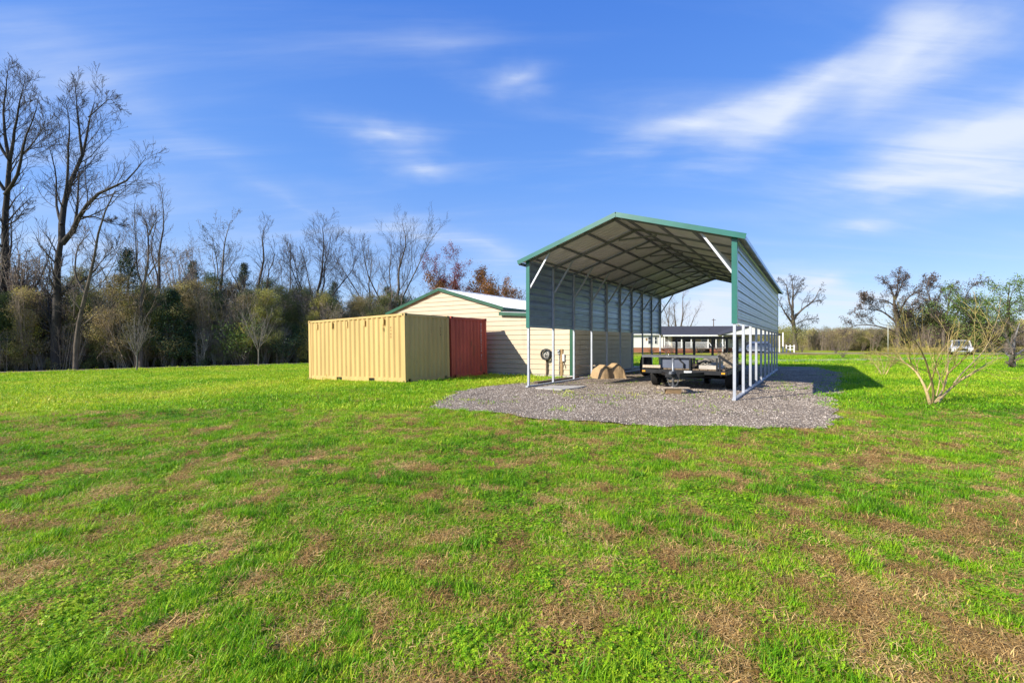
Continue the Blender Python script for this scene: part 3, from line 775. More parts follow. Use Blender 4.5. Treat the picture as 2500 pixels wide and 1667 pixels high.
for x in (-1.16, 1.16):
    for y in (2.48, 3.32): wheel('wheel', tr, (x, y, .335), .335, .22, mat('rim_grey', (.10, .10, .105), .45, .5, .2, 9))
for y in (2.48, 3.32): MB().tube([(-1.1, y, .335), (1.1, y, .335)], .035, 8).build('axle', steel_b, tr)
for s in (-1, 1): MB().bar((s*.95, 2.1, .42), (s*.95, 3.75, .42), .06, .07).build('leaf_spring', steel_b, tr)
for s in (-1, 1):
    MB().bar((s*.95, 2.18, .42), (s*.95, 2.18, .52), .07, .07).build('spring_hanger', steel_b, tr); MB().bar((s*.95, 3.66, .42), (s*.95, 3.66, .52), .07, .07).build('spring_hanger', steel_b, tr)
gate = MB().box(-1.25, 1.25, 5.43, 5.50, 1.60, 1.69).build('ramp_gate', steel_b, tr)
for x in (-1.225, -.93, -.55, .12, .62, .98, 1.225): MB().box(x-.042, x+.042, 5.445, 5.485, .60, 1.60).build('gate_bar', steel_b, gate)
MB().box(-1.20, 1.20, 5.446, 5.484, 1.10, 1.13).build('gate_rail', steel_b, gate)
b = MB()
for i in range(9): b.bar((.75+i*.05, 5.462, 1.45), (.75+i*.05, 5.462, 1.62), .008, .008)
for i in range(4): b.bar((.74, 5.470, 1.46+i*.05), (1.2, 5.470, 1.46+i*.05), .008, .008)
b.build('gate_mesh', steel_b, gate)
# things lying on the trailer and under its jack
def on_trailer(u, t, z): p = loc(TJ, u, t); return (p[0], p[1], z+.03)
def lump(name, label, cat, p, sx, sy, sz, m, seed, rz=0):
    n = 26; rngs = np.random.default_rng(seed)
    th, ph = np.meshgrid(np.linspace(0, 2*math.pi, n, endpoint=False), np.linspace(0, math.pi/2, 11))
    r = 1+.26*np.sin(3*th+seed)*np.sin(ph*2)+.45*(fbm(th*2.4+seed, ph*5, 4)-.5)*2
    r[:, -1] = r[:, 0]*.5+r[:, -2]*.5
    X = sx*r*np.cos(th)*np.sin(ph)**.7; Y = sy*r*np.sin(th)*np.sin(ph)**.7; Z = sz*np.cos(ph)**.8*(.72+1.0*(fbm(th*2.6, ph*6+seed, 4)-.4))
    V_ = np.stack([X.ravel(), Y.ravel(), np.maximum(Z, 0).ravel()], 1); i = np.arange(V_.shape[0]).reshape(th.shape)
    j = np.roll(i, -1, 1)
    F_ = np.stack([i[:-1], i[1:], j[1:], j[:-1]], -1).reshape(-1, 4)
    return tag(put(name, np_mesh(name, V_, F_, m, False), None, p, (0, 0, rz)), label, cat)
lump('crumpled_tarp', 'crumpled silver plastic sheet heaped on the trailer deck', 'tarp', on_trailer(.66, 1.80, .668), .42, .36, .34, mat('silver_sheet', (.34, .31, .26), .35, .2, .3, 9, .5, 12), 3, .4)
lump('scrap_heap', 'heap of rough grey brown scrap on the trailer behind the silver sheet', 'scrap', on_trailer(.98, 2.9, .668), .22, .55, .48, mat('scrap', (.28, .23, .17), .8, 0, .4, 8, .8, 18), 6)
pk = thing('white_plank', 'short white painted plank lying on the trailer deck before the silver sheet', 'plank', on_trailer(.72, 1.34, .668), TH)
MB().box(-.26, .26, -.03, .03, 0, .11).build('board', mat('white_board', (.50, .45, .38), .7, 0, .15, 8), pk)
bp_ = loc(TJ, .0, .10)
for i, (zz, lab) in enumerate([(.03, 'lower wooden block under the trailer jack, resting on the gravel'), (.105, 'upper wooden block under the jack, below the wide plank')]):
    o = MB().box(-.215, .215, -.07, .07, 0, .074).build('wood_block', wood, None, (bp_[0]+.005*i, bp_[1], zz), (0, 0, rad(2-3*i))); tag(o, lab, 'block')
tag(MB().box(-.44, .44, -.10, .10, 0, .038).build('jack_plank', board, None, (bp_[0], bp_[1], .18), (0, 0, rad(-1))), 'wide pale plank on wooden blocks carrying the trailer jack', 'plank')

# big tyre and small blue cart further back
ty = near(1577, 918.5); wt = thing('tractor_tyre', 'large black tractor tyre standing upright behind the flatbed trailer', 'tyre', (ty[0], ty[1], .03), TH)
wheel('tyre', wt, (0, 0, .46), .46, .30, mat('rust_rim', (.16, .13, .10), .7, .3, .3, 8), 32)
bc = thing('utility_cart', 'small dark utility cart with a blue side behind the open carport posts', 'cart', (*loc(CP, 5.15, 4.6), .03), TH)
MB().box(-.42, .42, -.5, .7, .34, .42).build('chassis', steel_b, bc)
MB().box(-.42, .42, -.46, -.43, .42, .88).build('blue_side', mat('blue_panel', (.035, .10, .26), .35, 0, .1, 4), bc)
MB().box(-.42, -.39, -.43, .68, .42, .88).build('side_panel', steel_b, bc); MB().box(.39, .42, -.43, .68, .42, .88).build('side_panel', steel_b, bc); MB().box(-.42, .42, .68, .70, .42, .88).build('rear_panel', steel_b, bc)
MB().box(-.45, .45, -.49, .72, .88, .92).build('top_rail', steel_b, bc)
MB().box(.28, .37, -.475, -.461, .55, .62).build('tail_lamp', mat('red_lens', (.45, .02, .01), .25, 0, .05), bc)
for x in (-.52, .52):
    wheel('wheel', bc, (x, .15, .26), .26, .16, steel_b, 24)
MB().tube([(-.46, .15, .26), (.46, .15, .26)], .025, 8).build('axle', steel_b, bc)

# ------------------------------------------------------------------ neighbour's house
def at_px(px, D, z=None): return ((px-1250)/1111.0*D, D, 0 if z is None else z)
siding_w = mat('white_siding', (.74, .72, .66), .6, 0, .04, 2, .05, 20, stretch=(1, 1, 8))
tan_w = mat('tan_siding', (.55, .46, .31), .6, 0, .06, 2)
shingle = mat('dark_shingles', (.062, .060, .068), .85, 0, .25, 9, .3, 30)
brick_m = mat('red_brick', (.36, .15, .085), .8, 0, .3, 14, .3, 40, col2=(.22, .09, .055))
trim_w = mat('white_paint', (.80, .79, .76), .5, 0, .03)
glass = mat('window_glass', (.035, .042, .05), .08, 0, .1, 2, spec=.8)
dark_door = mat('dark_door', (.045, .043, .045), .5, 0, .1)
HP = at_px(1532, 69.5); hs_ = thing('house', 'long white single storey house with dark roof and porch beyond the lawn', 'house', (HP[0], HP[1], 0), rad(-7))
HL = 18.6
MB().box(0, HL, .02, 8, .72, 2.78).build('wall', siding_w, hs_); MB().box(.04, HL-.04, .06, 7.96, 0, .72).build('brick_skirt', brick_m, hs_)
ov = .35
b = MB().prism([(-ov, 2.66), (4.0, 3.95), (8+ov, 2.66), (8+ov, 2.78), (4.0, 4.08), (-ov, 2.78)], (-.3, 0, 0), (0, 1, 0), (0, 0, 1), (HL+.6, 0, 0)); rf = b.build('roof', shingle, hs_)
for x in (6.0, 8.7, 12.6): MB().tube([(x, 2.2, 3.30), (x, 2.2, 3.62)], .06, 8).build('roof_vent', darkhole, rf)
MB().box(-.32, HL+.32, -ov-.03, -ov-.002, 2.64, 2.80).build('gutter', trim_w, hs_)
b = MB()
for x in (0, HL-.02): b.prism([(0, 2.77), (4, 3.94), (8, 2.77)], (x, 0, 0), (0, 1, 0), (0, 0, 1), (.02, 0, 0))
b.build('gable_end', siding_w, hs_)
def window(x0, x1, z0, z1, y=.0):
    w = MB().box(x0, x1, y-.04, y+.0, z0, z1).build('window', trim_w, hs_)
    MB().box(x0+.07, x1-.07, y-.052, y-.041, (z0+z1)/2+.03, z1-.07).build('pane', glass, w); MB().box(x0+.07, x1-.07, y-.052, y-.041, z0+.07, (z0+z1)/2-.03).build('pane', glass, w)
window(3.0, 3.75, 1.25, 2.45); window(3.95, 4.4, 1.25, 2.45); window(10.75, 11.6, 1.35, 2.45)
def door(x0, x1, m, y=0):
    d = MB().box(x0-.1, x1+.1, y-.035, y, .72, 2.62).build('door', trim_w, hs_); MB().box(x0, x1, y-.05, y-.036, .78, 2.54).build('door_panel', m, d)
door(5.25, 5.95, mat('storm_door', (.16, .15, .13), .3, 0, .1)); door(12.35, 13.1, dark_door)
# porch: tan recessed wall, posts, rail, deck, steps
MB().box(6.4, 13.4, -.008, .018, .74, 2.70).build('porch_wall', tan_w, hs_)
for x in (6.6, 8.15): MB().box(x, x+1.25, -.03, -.009, .80, 2.6).build('porch_screen', mat('screen', (.07, .065, .065), .6, 0, .2, 5), hs_)
MB().box(4.8, 13.6, -2.4, .0, .60, .72).build('porch_deck', mat('porch_deck', (.35, .30, .25), .8, 0, .2, 5), hs_)
MB().box(5.0, 9.6, -2.35, -2.30, 0, .60).build('brick_front', brick_m, hs_)
b = MB().prism([(-2.75, 2.46), (0.6, 2.98), (0.6, 3.06), (-2.75, 2.56)], (4.7, 0, 0), (0, 1, 0), (0, 0, 1), (9.1, 0, 0)); b.build('porch_roof', shingle, hs_)
MB().box(4.7, 13.8, -2.79, -2.755, 2.40, 2.60).build('porch_fascia', trim_w, hs_)
b = MB()
for x in (13.62, ): b.prism([(-2.7, 2.46), (0, 2.46), (0, 2.90)], (x, 0, 0), (0, 1, 0), (0, 0, 1), (.05, 0, 0))
b.build('porch_gable', siding_w, hs_)
pw = MB().box(-.06, .06, -.06, .06, .72, 2.46).mesh('porch_post', trim_w)
for x in (5.0, 7.4, 8.75, 11.1, 12.2, 13.5): put('porch_post', pw, hs_, (x, -2.3, 0))
MB().box(5.0, 11.1, -2.33, -2.28, 1.50, 1.56).build('porch_rail', trim_w, hs_)
bal = MB().box(-.018, .018, -.018, .018, .72, 1.50).mesh('baluster', trim_w)
for i in range(40): put('baluster', bal, hs_, (5.1+i*.152, -2.305, 0))
for i, x in enumerate((11.3, 12.1)):
    pass
for i in range(3): MB().box(11.3, 12.9, -2.75-.35*i, -2.40-.35*i, 0, .54-.18*i).build('step', brick_m, hs_)
for x in (11.25, 12.95): MB().bar((x, -2.4, 1.5), (x, -3.4, .95), .05, .06).build('stair_rail', trim_w, hs_)
# carport of that house
hc = at_px(1763, 64); hk = thing('house_carport', 'white gabled carport roof on posts joined to the long white house', 'carport', (hc[0], hc[1], 0), rad(-5))
b = MB().prism([(-.2, 2.55), (3.9, 3.72), (8.0, 2.55), (8.0, 2.65), (3.9, 3.83), (-.2, 2.65)], (0, -.1, 0), (1, 0, 0), (0, 0, 1), (0, 6.2, 0)); b.build('roof', shingle, hk)
MB().prism([(.1, 2.60), (3.9, 3.68), (7.7, 2.60)], (0, .0, 0), (1, 0, 0), (0, 0, 1), (0, .05, 0)).build('gable_panel', siding_w, hk)
MB().box(0, 7.8, -.02, .08, 2.46, 2.595).build('beam', steel_b, hk)
pk_ = MB().box(-.06, .06, -.06, .06, 0, 2.46).mesh('post', trim_w)
for x in (.08, 7.7):
    for y in (.03, 5.8): put('post', pk_, hk, (x, y, 0))
MB().box(1.6, 3.2, 5.7, 5.76, .0, 2.4).build('back_wall', siding_w, hk); MB().box(3.4, 4.3, 5.65, 5.70, 0, 2.3).build('storage_door', mat('blue_grey_door', (.20, .24, .33), .5, 0, .1), hk)

# ------------------------------------------------------------------ cars
def car(name, label, cat, p, rz, paint, Lg=4.7, Wd=1.85, Ht=1.65, pickup=False, group=None):
    t = thing(name, label, cat, p, rz, group)
    h1 = .95; fl = .28
    prof = [(-Lg/2, .42), (-Lg/2+.06, .80), (-Lg/2+.35, h1-.06), (-Lg/2+1.35, h1+.02), (Lg/2-.25, h1+.02), (Lg/2-.02, .80), (Lg/2, .45), (Lg/2-.1, fl), (-Lg/2+.12, fl)]
    n = len(prof); ring = []
    for y, k, up in ((-Wd/2+.05, .985, 0), (-Wd/2, 1, 0), (Wd/2, 1, 0), (Wd/2-.05, .985, 0)):
        pass
    b = MB(); secs = []
    for y, sx, sz in ((-Wd/2+.10, .985, .97), (-Wd/2+.02, .995, .99), (-Wd/2, 1, .96), (Wd/2, 1, .96), (Wd/2-.02, .995, .99), (Wd/2-.10, .985, .97)):
        secs.append([(x*sx, y, .28+(z-.28)*sz) for x, z in prof])
    for s in (secs[0], secs[1], secs[4], secs[5]): pass
    vs = [v for s in (secs[0], secs[2], secs[3], secs[5]) for v in s]
    fs = [tuple(range(n)), tuple(reversed(range(3*n, 4*n)))]
    for q in range(3):
        fs += [(q*n+i, (q+1)*n+i, (q+1)*n+(i+1) % n, q*n+(i+1) % n) for i in range(n)]
    b.add(vs, fs).build('body', paint, t)
    if pickup: cab = [(-Lg/2+1.25, h1), (-Lg/2+1.95, Ht), (-Lg/2+3.0, Ht+.02), (-Lg/2+3.25, h1)]
    else: cab = [(-Lg/2+1.15, h1), (-Lg/2+2.0, Ht-.02), (Lg/2-.75, Ht), (Lg/2-.12, h1)]
    ins = .13; m = len(cab)
    a_ = [(x, -Wd/2+.04+(ins if z > h1 else 0), z) for x, z in cab]; c_ = [(x, Wd/2-.04-(ins if z > h1 else 0), z) for x, z in cab]
    MB().add(a_+c_, [tuple(range(m)), tuple(reversed(range(m, 2*m)))]+[(i, m+i, m+(i+1) % m, (i+1) % m) for i in range(m)]).build('cabin', paint, t)
    cx = sum(x for x, z in cab)/m; cz = (h1+Ht)/2
    for lst, sg in ((a_, -1), (c_, 1)):
        q = []
        for x, y, z in lst: q.append((cx+(x-cx)*.86, y+sg*.006, cz+(z-cz)*.72))
        d = [(x, y+sg*.004, z) for x, y, z in q]
        MB().add(q+d, [tuple(range(m)), tuple(reversed(range(m, 2*m)))]+[(i, m+i, m+(i+1) % m, (i+1) % m) for i in range(m)]).build('side_window', glass, t)
    for i0, i1, nm, off in ((0, 1, 'windscreen', -.012), (3, 2, 'rear_window', .012)):
        A = Vector(a_[i0]); B = Vector(a_[i1]); C = Vector(c_[i1]); D_ = Vector(c_[i0]); ce = (A+B+C+D_)/4
        q = [ce+(v-ce)*.84+Vector((off, 0, .008)) for v in (A, B, C, D_)]; r = [v+Vector((off*.3, 0, .003)) for v in q]
        MB().add(q+r, [(0, 1, 2, 3), (7, 6, 5, 4), (0, 4, 5, 1), (1, 5, 6, 2), (2, 6, 7, 3), (3, 7, 4, 0)]).build(nm, glass, t)
    for x in (-Lg/2+.88, Lg/2-.95):
        for y in (-Wd/2+.08, Wd/2-.08):
            w = put('wheel', None, t) if False else None
            o = MB().lathe([(.17, -.10), (.29, -.115), (.335, -.09), (.34, 0), (.335, .09), (.29, .115), (.17, .10)], (0, 0, 0), 'Y', 20).build('wheel', rubber, t, (x, y, .34))
            MB().lathe([(0, -.07), (.10, -.08), (.18, -.09), (.18, .09), (.10, .08), (0, .07)], (0, 0, 0), 'Y', 20).build('rim', chrome, o)
            MB().lathe([(0, -.118), (.37, -.118), (.37, .118), (0, .118)], (0, 0, 0), 'Y', 20)
    for y in (-Wd/2+.28, Wd/2-.28):
        MB().box(-Lg/2-.012, -Lg/2+.09, y-.17, y+.17, .64, .78).build('headlight', mat('headlamp', (.75, .77, .8), .15, 0, .05, spec=.8), t)
        MB().box(Lg/2-.06, Lg/2+.012, y-.12, y+.12, .62, .86).build('tail_lamp', mat('red_lens', (.45, .02, .01), .25, 0, .05), t)
    MB().box(-Lg/2-.015, -Lg/2+.05, -Wd/2+.5, Wd/2-.5, .50, .74).build('grille', darkhole, t)
    MB().box(-Lg/2-.05, -Lg/2+.08, -Wd/2+.08, Wd/2-.08, .34, .47).build('bumper', chrome if pickup else paint, t)
    MB().box(Lg/2-.08, Lg/2+.05, -Wd/2+.08, Wd/2-.08, .36, .50).build('bumper', chrome if pickup else paint, t)
    for y in (-Wd/2, Wd/2): MB().box(-Lg/2+1.3, Lg/2-1.35, y-.012, y+.012, .40, .45).build('sill_trim', trim_w, t)
    return t
car('parked_car', 'silver blue car parked under the house carport', 'car', (*at_px(1838, 63.0)[:2], .0), rad(-4), mat('silver_blue_paint', (.24, .27, .36), .25, .5, .05, 2, coat=.5), 4.8)
car('pickup_truck', 'white pickup truck standing on the dirt driveway before the brush', 'truck', (*at_px(2344, 56.5)[:2], .03), rad(50), mat('white_truck_paint', (.55, .54, .52), .3, 0, .2, 2, coat=.4), 5.0, 1.95, 1.75, True)
car('parked_car', 'small white car far off at the foot of the brush', 'car', (*at_px(2141, 150)[:2], .0), rad(20), mat('white_truck_paint', (.72, .71, .69)), 4.6)

# white posts with a short fence beyond the driveway, power pole, feeder pole
wf = thing('white_fence', 'short white vinyl fence end with one tall white post', 'fence', (*at_px(1911.5, 68)[:2], 0), rad(-40))
MB().box(-.07, .07, -.07, .07, 0, 3.0).build('tall_post', trim_w, wf)
sp_ = MB().box(-.06, .06, -.06, .06, 0, 1.15).mesh('fence_post', trim_w)
for i in range(3): put('fence_post', sp_, wf, (.40+i*.5, .2, 0))
for z in (.45, .90): MB().box(.40, 1.48, .18, .22, z, z+.07).build('fence_rail', trim_w, wf)
pp = thing('power_pole', 'thin wooden power pole rising behind the house roof', 'pole', (*at_px(1742, 120)[:2], 0), rad(10))
MB().tube([(0, 0, 0), (0, 0, 7.8)], [.15, .10], 10).build('pole', mat('pole_wood', (.12, .09, .07), .9, 0, .2, 4), pp); MB().box(-.5, .6, -.05, .05, 7.35, 7.47).build('crossarm', mat('pole_wood', (.12, .09, .07)), pp)
fp = thing('feeder_pole', 'dark feeder pole with a side arm on the lawn before the house', 'pole', (*at_px(1588, 62)[:2], 0))
MB().tube([(0, 0, 0), (0, 0, 2.1)], .03, 8).build('pole', steel_b, fp); MB().bar((-.65, 0, 2.08), (.05, 0, 2.08), .04, .04).build('arm', steel_b, fp); MB().box(-.62, -.42, -.1, .1, 1.72, 2.06).build('feeder', wood, fp)
fm = thing('white_barn', 'tiny white farm building far across the fields', 'building', (*at_px(1981, 330)[:2], 0))
MB().box(-3.5, 3.5, 0, 6, 0, 2.2).build('wall', trim_w, fm); MB().prism([(-.3, 2.15), (3, 3.3), (6.3, 2.15)], (-3.7, 0, 0), (0, 1, 0), (0, 0, 1), (7.4, 0, 0)).build('roof', white_roof, fm)
up2 = thing('white_pipe_post', 'slim pale metal post beside the ivied tree on the far side of the driveway', 'post', (*at_px(2168, 72)[:2], 0))
MB().tube([(0, 0, 0), (0, 0, 4.6)], .05, 8).build('pipe', mat('pale_pipe', (.5, .52, .46), .6, 0, .1), up2)

# ------------------------------------------------------------------ trees
def nrm(v): return v/np.maximum(np.linalg.norm(v, axis=-1, keepdims=True), 1e-9)
def tubes_np(groups):
    """groups: list of (P (m,n,3), R (m,n), k) -> V, F (quads)"""
    Vs, Fs, base = [], [], 0
    for P, R, k in groups:
        m, n, _ = P.shape
        if m == 0: continue
        T = np.empty_like(P); T[:, 1:-1] = P[:, 2:]-P[:, :-2]; T[:, 0] = P[:, 1]-P[:, 0]; T[:, -1] = P[:, -1]-P[:, -2]
        T = nrm(T); ref = nrm(P[:, -1]-P[:, 0]); ref = np.where(np.abs(ref[:, 2:3]) > .8, np.array([[1., .2, 0]]), np.array([[.1, .2, 1.]]))[:, None, :]
        U = nrm(np.cross(T, np.broadcast_to(ref, T.shape))); Wd = np.cross(T, U)
        a = np.arange(k)*2*math.pi/k
        ring = P[:, :, None, :]+R[:, :, None, None]*(np.cos(a)[None, None, :, None]*U[:, :, None, :]+np.sin(a)[None, None, :, None]*Wd[:, :, None, :])
        i = np.arange(m*n*k).reshape(m, n, k)+base; j = np.roll(i, -1, 2)
        Fs.append(np.stack([i[:, :-1], j[:, :-1], j[:, 1:], i[:, 1:]], -1).reshape(-1, 4)); Vs.append(ring.reshape(-1, 3)); base += m*n*k
    return np.concatenate(Vs), np.concatenate(Fs)
def grow(rng, P, R, Ln, c, t0, ang, ratio, nseg, wig, up, rr, rmin, flat=1.0):
    m, n, _ = P.shape
    t = t0+(1-t0)*(np.arange(c)[None, :]+rng.random((m, c)))/c
    f = t*(n-1); i0 = np.clip(f.astype(int), 0, n-2); fr = (f-i0)[..., None]; mi = np.arange(m)[:, None]
    p = P[mi, i0]*(1-fr)+P[mi, i0+1]*fr; tan = nrm(P[mi, i0+1]-P[mi, i0])
    r = R[mi, i0]*(1-fr[..., 0])+R[mi, i0+1]*fr[..., 0]
    rnd = rng.normal(size=(m, c, 3)); perp = nrm(rnd-(rnd*tan).sum(-1, keepdims=True)*tan)
    a = ang*(.65+.7*rng.random((m, c, 1)))
    d = np.cos(a)*tan+np.sin(a)*perp; d[..., 2] = d[..., 2]*flat+up; d = nrm(d)
    ln = Ln[:, None]*ratio*(1.15-.70*t)*(.55+.9*rng.random((m, c)))
    pts = [p]
    for s in range(nseg):
        d = d+rng.normal(size=d.shape)*wig; d[..., 2] += up*.45; d = nrm(d); p = p+d*(ln/nseg)[..., None]; pts.append(p)
    Pc = np.stack(pts, 2).reshape(m*c, nseg+1, 3)
    r0 = np.maximum(r*rr, rmin); k = np.linspace(1, .18, nseg+1)
    Rc = np.maximum(r0.reshape(-1, 1)*k[None, :], rmin*.7)
    return Pc, Rc, ln.reshape(-1)
def limb(pts, r0, r1, n=9, rng=None, wob=0.0):
    pts = np.array(pts, float); d = np.r_[0, np.cumsum(np.linalg.norm(np.diff(pts, axis=0), axis=1))]; s = np.linspace(0, d[-1], n)
    # catmull-like smoothing through cumulative interpolation
    q = np.stack([np.interp(s, d, pts[:, i]) for i in range(3)], 1)
    q[1:-1] = q[1:-1]*.5+(q[:-2]+q[2:])*.25
    if rng is not None: q[1:] += rng.normal(size=(n-1, 3))*wob
    return q, np.linspace(r0, r1, n), d[-1]
def stack(limbs): return np.stack([l[0] for l in limbs]), np.stack([l[1] for l in limbs]), np.array([l[2] for l in limbs])
bark = mat('grey_brown_bark', (.145, .115, .088), .95, 0, .3, 3, .9, 14, stretch=(1, 1, .3))
bark_d = mat('dark_bark', (.060, .050, .042), .95, 0, .3, 3, .9, 14, stretch=(1, 1, .3))
bark_p = mat('pale_bark', (.24, .21, .175), .9, 0, .3, 2, .6, 14, stretch=(1, 1, .4))
twig_m = mat('twig', (.19, .15, .12), .9, 0, .2, 2)
twig_d = mat('dark_twig', (.070, .058, .052), .9, 0, .2, 2)
myrtle = mat('crepe_myrtle_bark', (.52, .38, .17), .75, 0, .22, 6, .2, 30, stretch=(1, 1, .4))
myrtle_t = mat('crepe_myrtle_twig', (.44, .33, .11), .8, 0, .25, 6)
def leaf_cards(rng, C, size, n_per, spread, aspect=.5):
    """small pointed leaves scattered round the centres C"""
    m = len(C)*n_per; c = np.repeat(C, n_per, 0)+rng.normal(size=(m, 3))*spread
    u = nrm(rng.normal(size=(m, 3))); v = nrm(np.cross(u, rng.normal(size=(m, 3))))
    s = size*(.6+.8*rng.random((m, 1)))
    V = np.stack([c-u*s*.5, c+v*s*aspect*.5, c+u*s*.5, c-v*s*aspect*.5], 1).reshape(-1, 3)
    return V, np.arange(m*4).reshape(-1, 4)
def finish_tree(root, base, trunk_groups, crown_groups, tm, cm, leaves=None, lm=None, extra=None):
    V, F = tubes_np(trunk_groups); put('trunk', np_mesh('trunk', V-base, F, tm, True), root)
    if crown_groups:
        V, F = tubes_np(crown_groups); cr = put('crown', np_mesh('crown', V-base, F, cm, True), root)
    else: cr = root
    if leaves is not None:
        V, F = leaves; put('leaves', np_mesh('leaves', V-base, F, lm), cr)
    return cr
def px_limbs(lst, D, rng, depth=.8, sc=None, org=(0, 0)):
    """limbs drawn as they stand, (x, y) picture points at distance D, given their own depth"""
    out = []
    for pts, r0, r1 in lst:
        q = []; dy = 0.0; slope = rng.normal()*depth*.25
        for i, (x, y) in enumerate(pts):
            px, py = org[0]+x*sc, org[1]+y*sc
            dd = D+(slope*i if i else 0)+rng.normal()*depth*.12*(i > 0)
            q.append(((px-1250)/1111*dd, dd, 1.5+(836-py)/1111*dd))
        out.append(limb(q, r0, r1, 9, rng, .02*(r0*6)))
    return out
def bare_tree_from(label, lst, D, sc, org, seed, levels, tm, cm, base_px, rmin=.011, depth=1.5, leaf=None, group=None, name='bare_tree'):
    rng = np.random.default_rng(seed)
    lb = px_limbs(lst, D, rng, depth, sc, org)
    bx, by = lb[0][0][0][0], lb[0][0][0][1]; bz = G(bx, by); lb[0][0][0][2] = bz-.15
    base = np.array((bx, by, bz))
    root = thing(name, label, 'tree', tuple(base), 0, group)
    P, R, Ln = stack(lb); tg = [(P, R, 9)]; cg = []
    k = [5, 4, 3, 3]
    for i, lv in enumerate(levels):
        P, R, Ln = grow(rng, P, R, Ln, *lv, rmin=rmin)
        if i == 0 and True: P0 = P
        cg.append((P, R, k[min(i, 3)]))
    lf = None
    if leaf: lf = leaf_cards(rng, P[:, -1][rng.random(len(P)) < leaf[3]], leaf[0], leaf[1], leaf[2])
    cr = finish_tree(root, base, tg, cg, tm, cm, lf, leaf[4] if leaf else None)
    return root
RO = (0, 130); RS = .5230
# c, t0, ang, ratio, nseg, wig, up, rr
LV = lambda c1, c2, c3, r1=.42: [(c1, .20, .68, r1, 7, .10, .13, .34), (c2, .12, .68, .50, 5, .12, .12, .50), (c3, .10, .66, .52, 4, .14, .11, .66)]
bare_tree_from('huge forked bare tree with a limb arching right above the woods edge',
  [([(262,1470),(262,1300),(264,1150),(270,1000),(290,890)], 0.427, 0.197), ([(290,890),(285,800),(300,690),(330,590),(385,500),(405,400),(415,320),(440,230)], 0.275, 0.0314), ([(385,480),(370,370),(358,250),(350,130)], 0.117, 0.0134),
   ([(290,890),(340,850),(370,760),(405,690),(480,635),(590,605),(640,535),(682,490)], 0.234, 0.0179), ([(345,840),(357,750),(366,650),(372,560),(350,470)], 0.138, 0.0179), ([(286,800),(264,740),(262,640),(266,560),(240,480),(222,400)], 0.117, 0.0134),
   ([(302,680),(320,560),(318,430),(330,330),(300,200)], 0.124, 0.0134), ([(286,1120),(360,1080),(440,1030),(475,960),(560,900)], 0.0963, 0.0134), ([(385,765),(440,760),(520,800),(590,800)], 0.0826, 0.00896), ([(412,300),(470,250),(520,200),(560,290)], 0.055, 0.00896)],
  42, RS, RO, 11, LV(12, 8, 5, .36), bark_d, twig_d, None, rmin=.013)
bare_tree_from('tall bare tree with a massive straight trunk beside a low vine',
  [([(14,1480),(16,1250),(20,950),(28,700),(44,500)], 0.427, 0.162), ([(44,500),(24,400),(15,260),(28,150),(42,50)], 0.151, 0.0134), ([(24,660),(60,610),(92,570),(96,480),(118,390),(160,300),(185,200)], 0.165, 0.0134),
   ([(44,500),(62,420),(76,330),(92,220),(118,120)], 0.151, 0.0134), ([(22,640),(0,600),(-40,540),(-70,420),(-80,300)], 0.151, 0.0134), ([(44,500),(-10,420),(-30,300),(-40,160)], 0.138, 0.0134), ([(30,800),(70,790),(120,720),(140,700)], 0.0688, 0.00896), ([(96,480),(140,440),(200,360),(215,290)], 0.0688, 0.00896)],
  43, RS, RO, 21, LV(12, 8, 5, .36), bark_d, twig_d, None, rmin=.013)
bare_tree_from('leaning thin bare tree growing close to the huge forked tree',
  [([(352,1470),(350,1320),(378,1210),(410,1100),(440,960),(455,860),(480,740),(540,640)], .20, .04), ([(400,1120),(345,1040),(360,900),(420,840)], .1, .02), ([(380,1200),(345,1260),(350,1130),(338,1090)], .08, .03)],
  41, RS, RO, 31, LV(10, 6, 4, .36), bark, twig_m, None)
bare_tree_from('slender bare tree with a crooked stem rising over the small sapling',
  [([(655,1460),(660,1300),(662,1200),(648,1140),(690,1040),(698,900),(692,840)], .17, .06), ([(690,1040),(730,980),(760,930)], .07, .02), ([(692,850),(680,780),(640,740)], .06, .02), ([(696,850),(720,790),(740,760)], .06, .02)],
  44, RS, RO, 33, LV(9, 6, 4, .5), bark, twig_m, None)
R7 = (380, 500); S7 = .3656
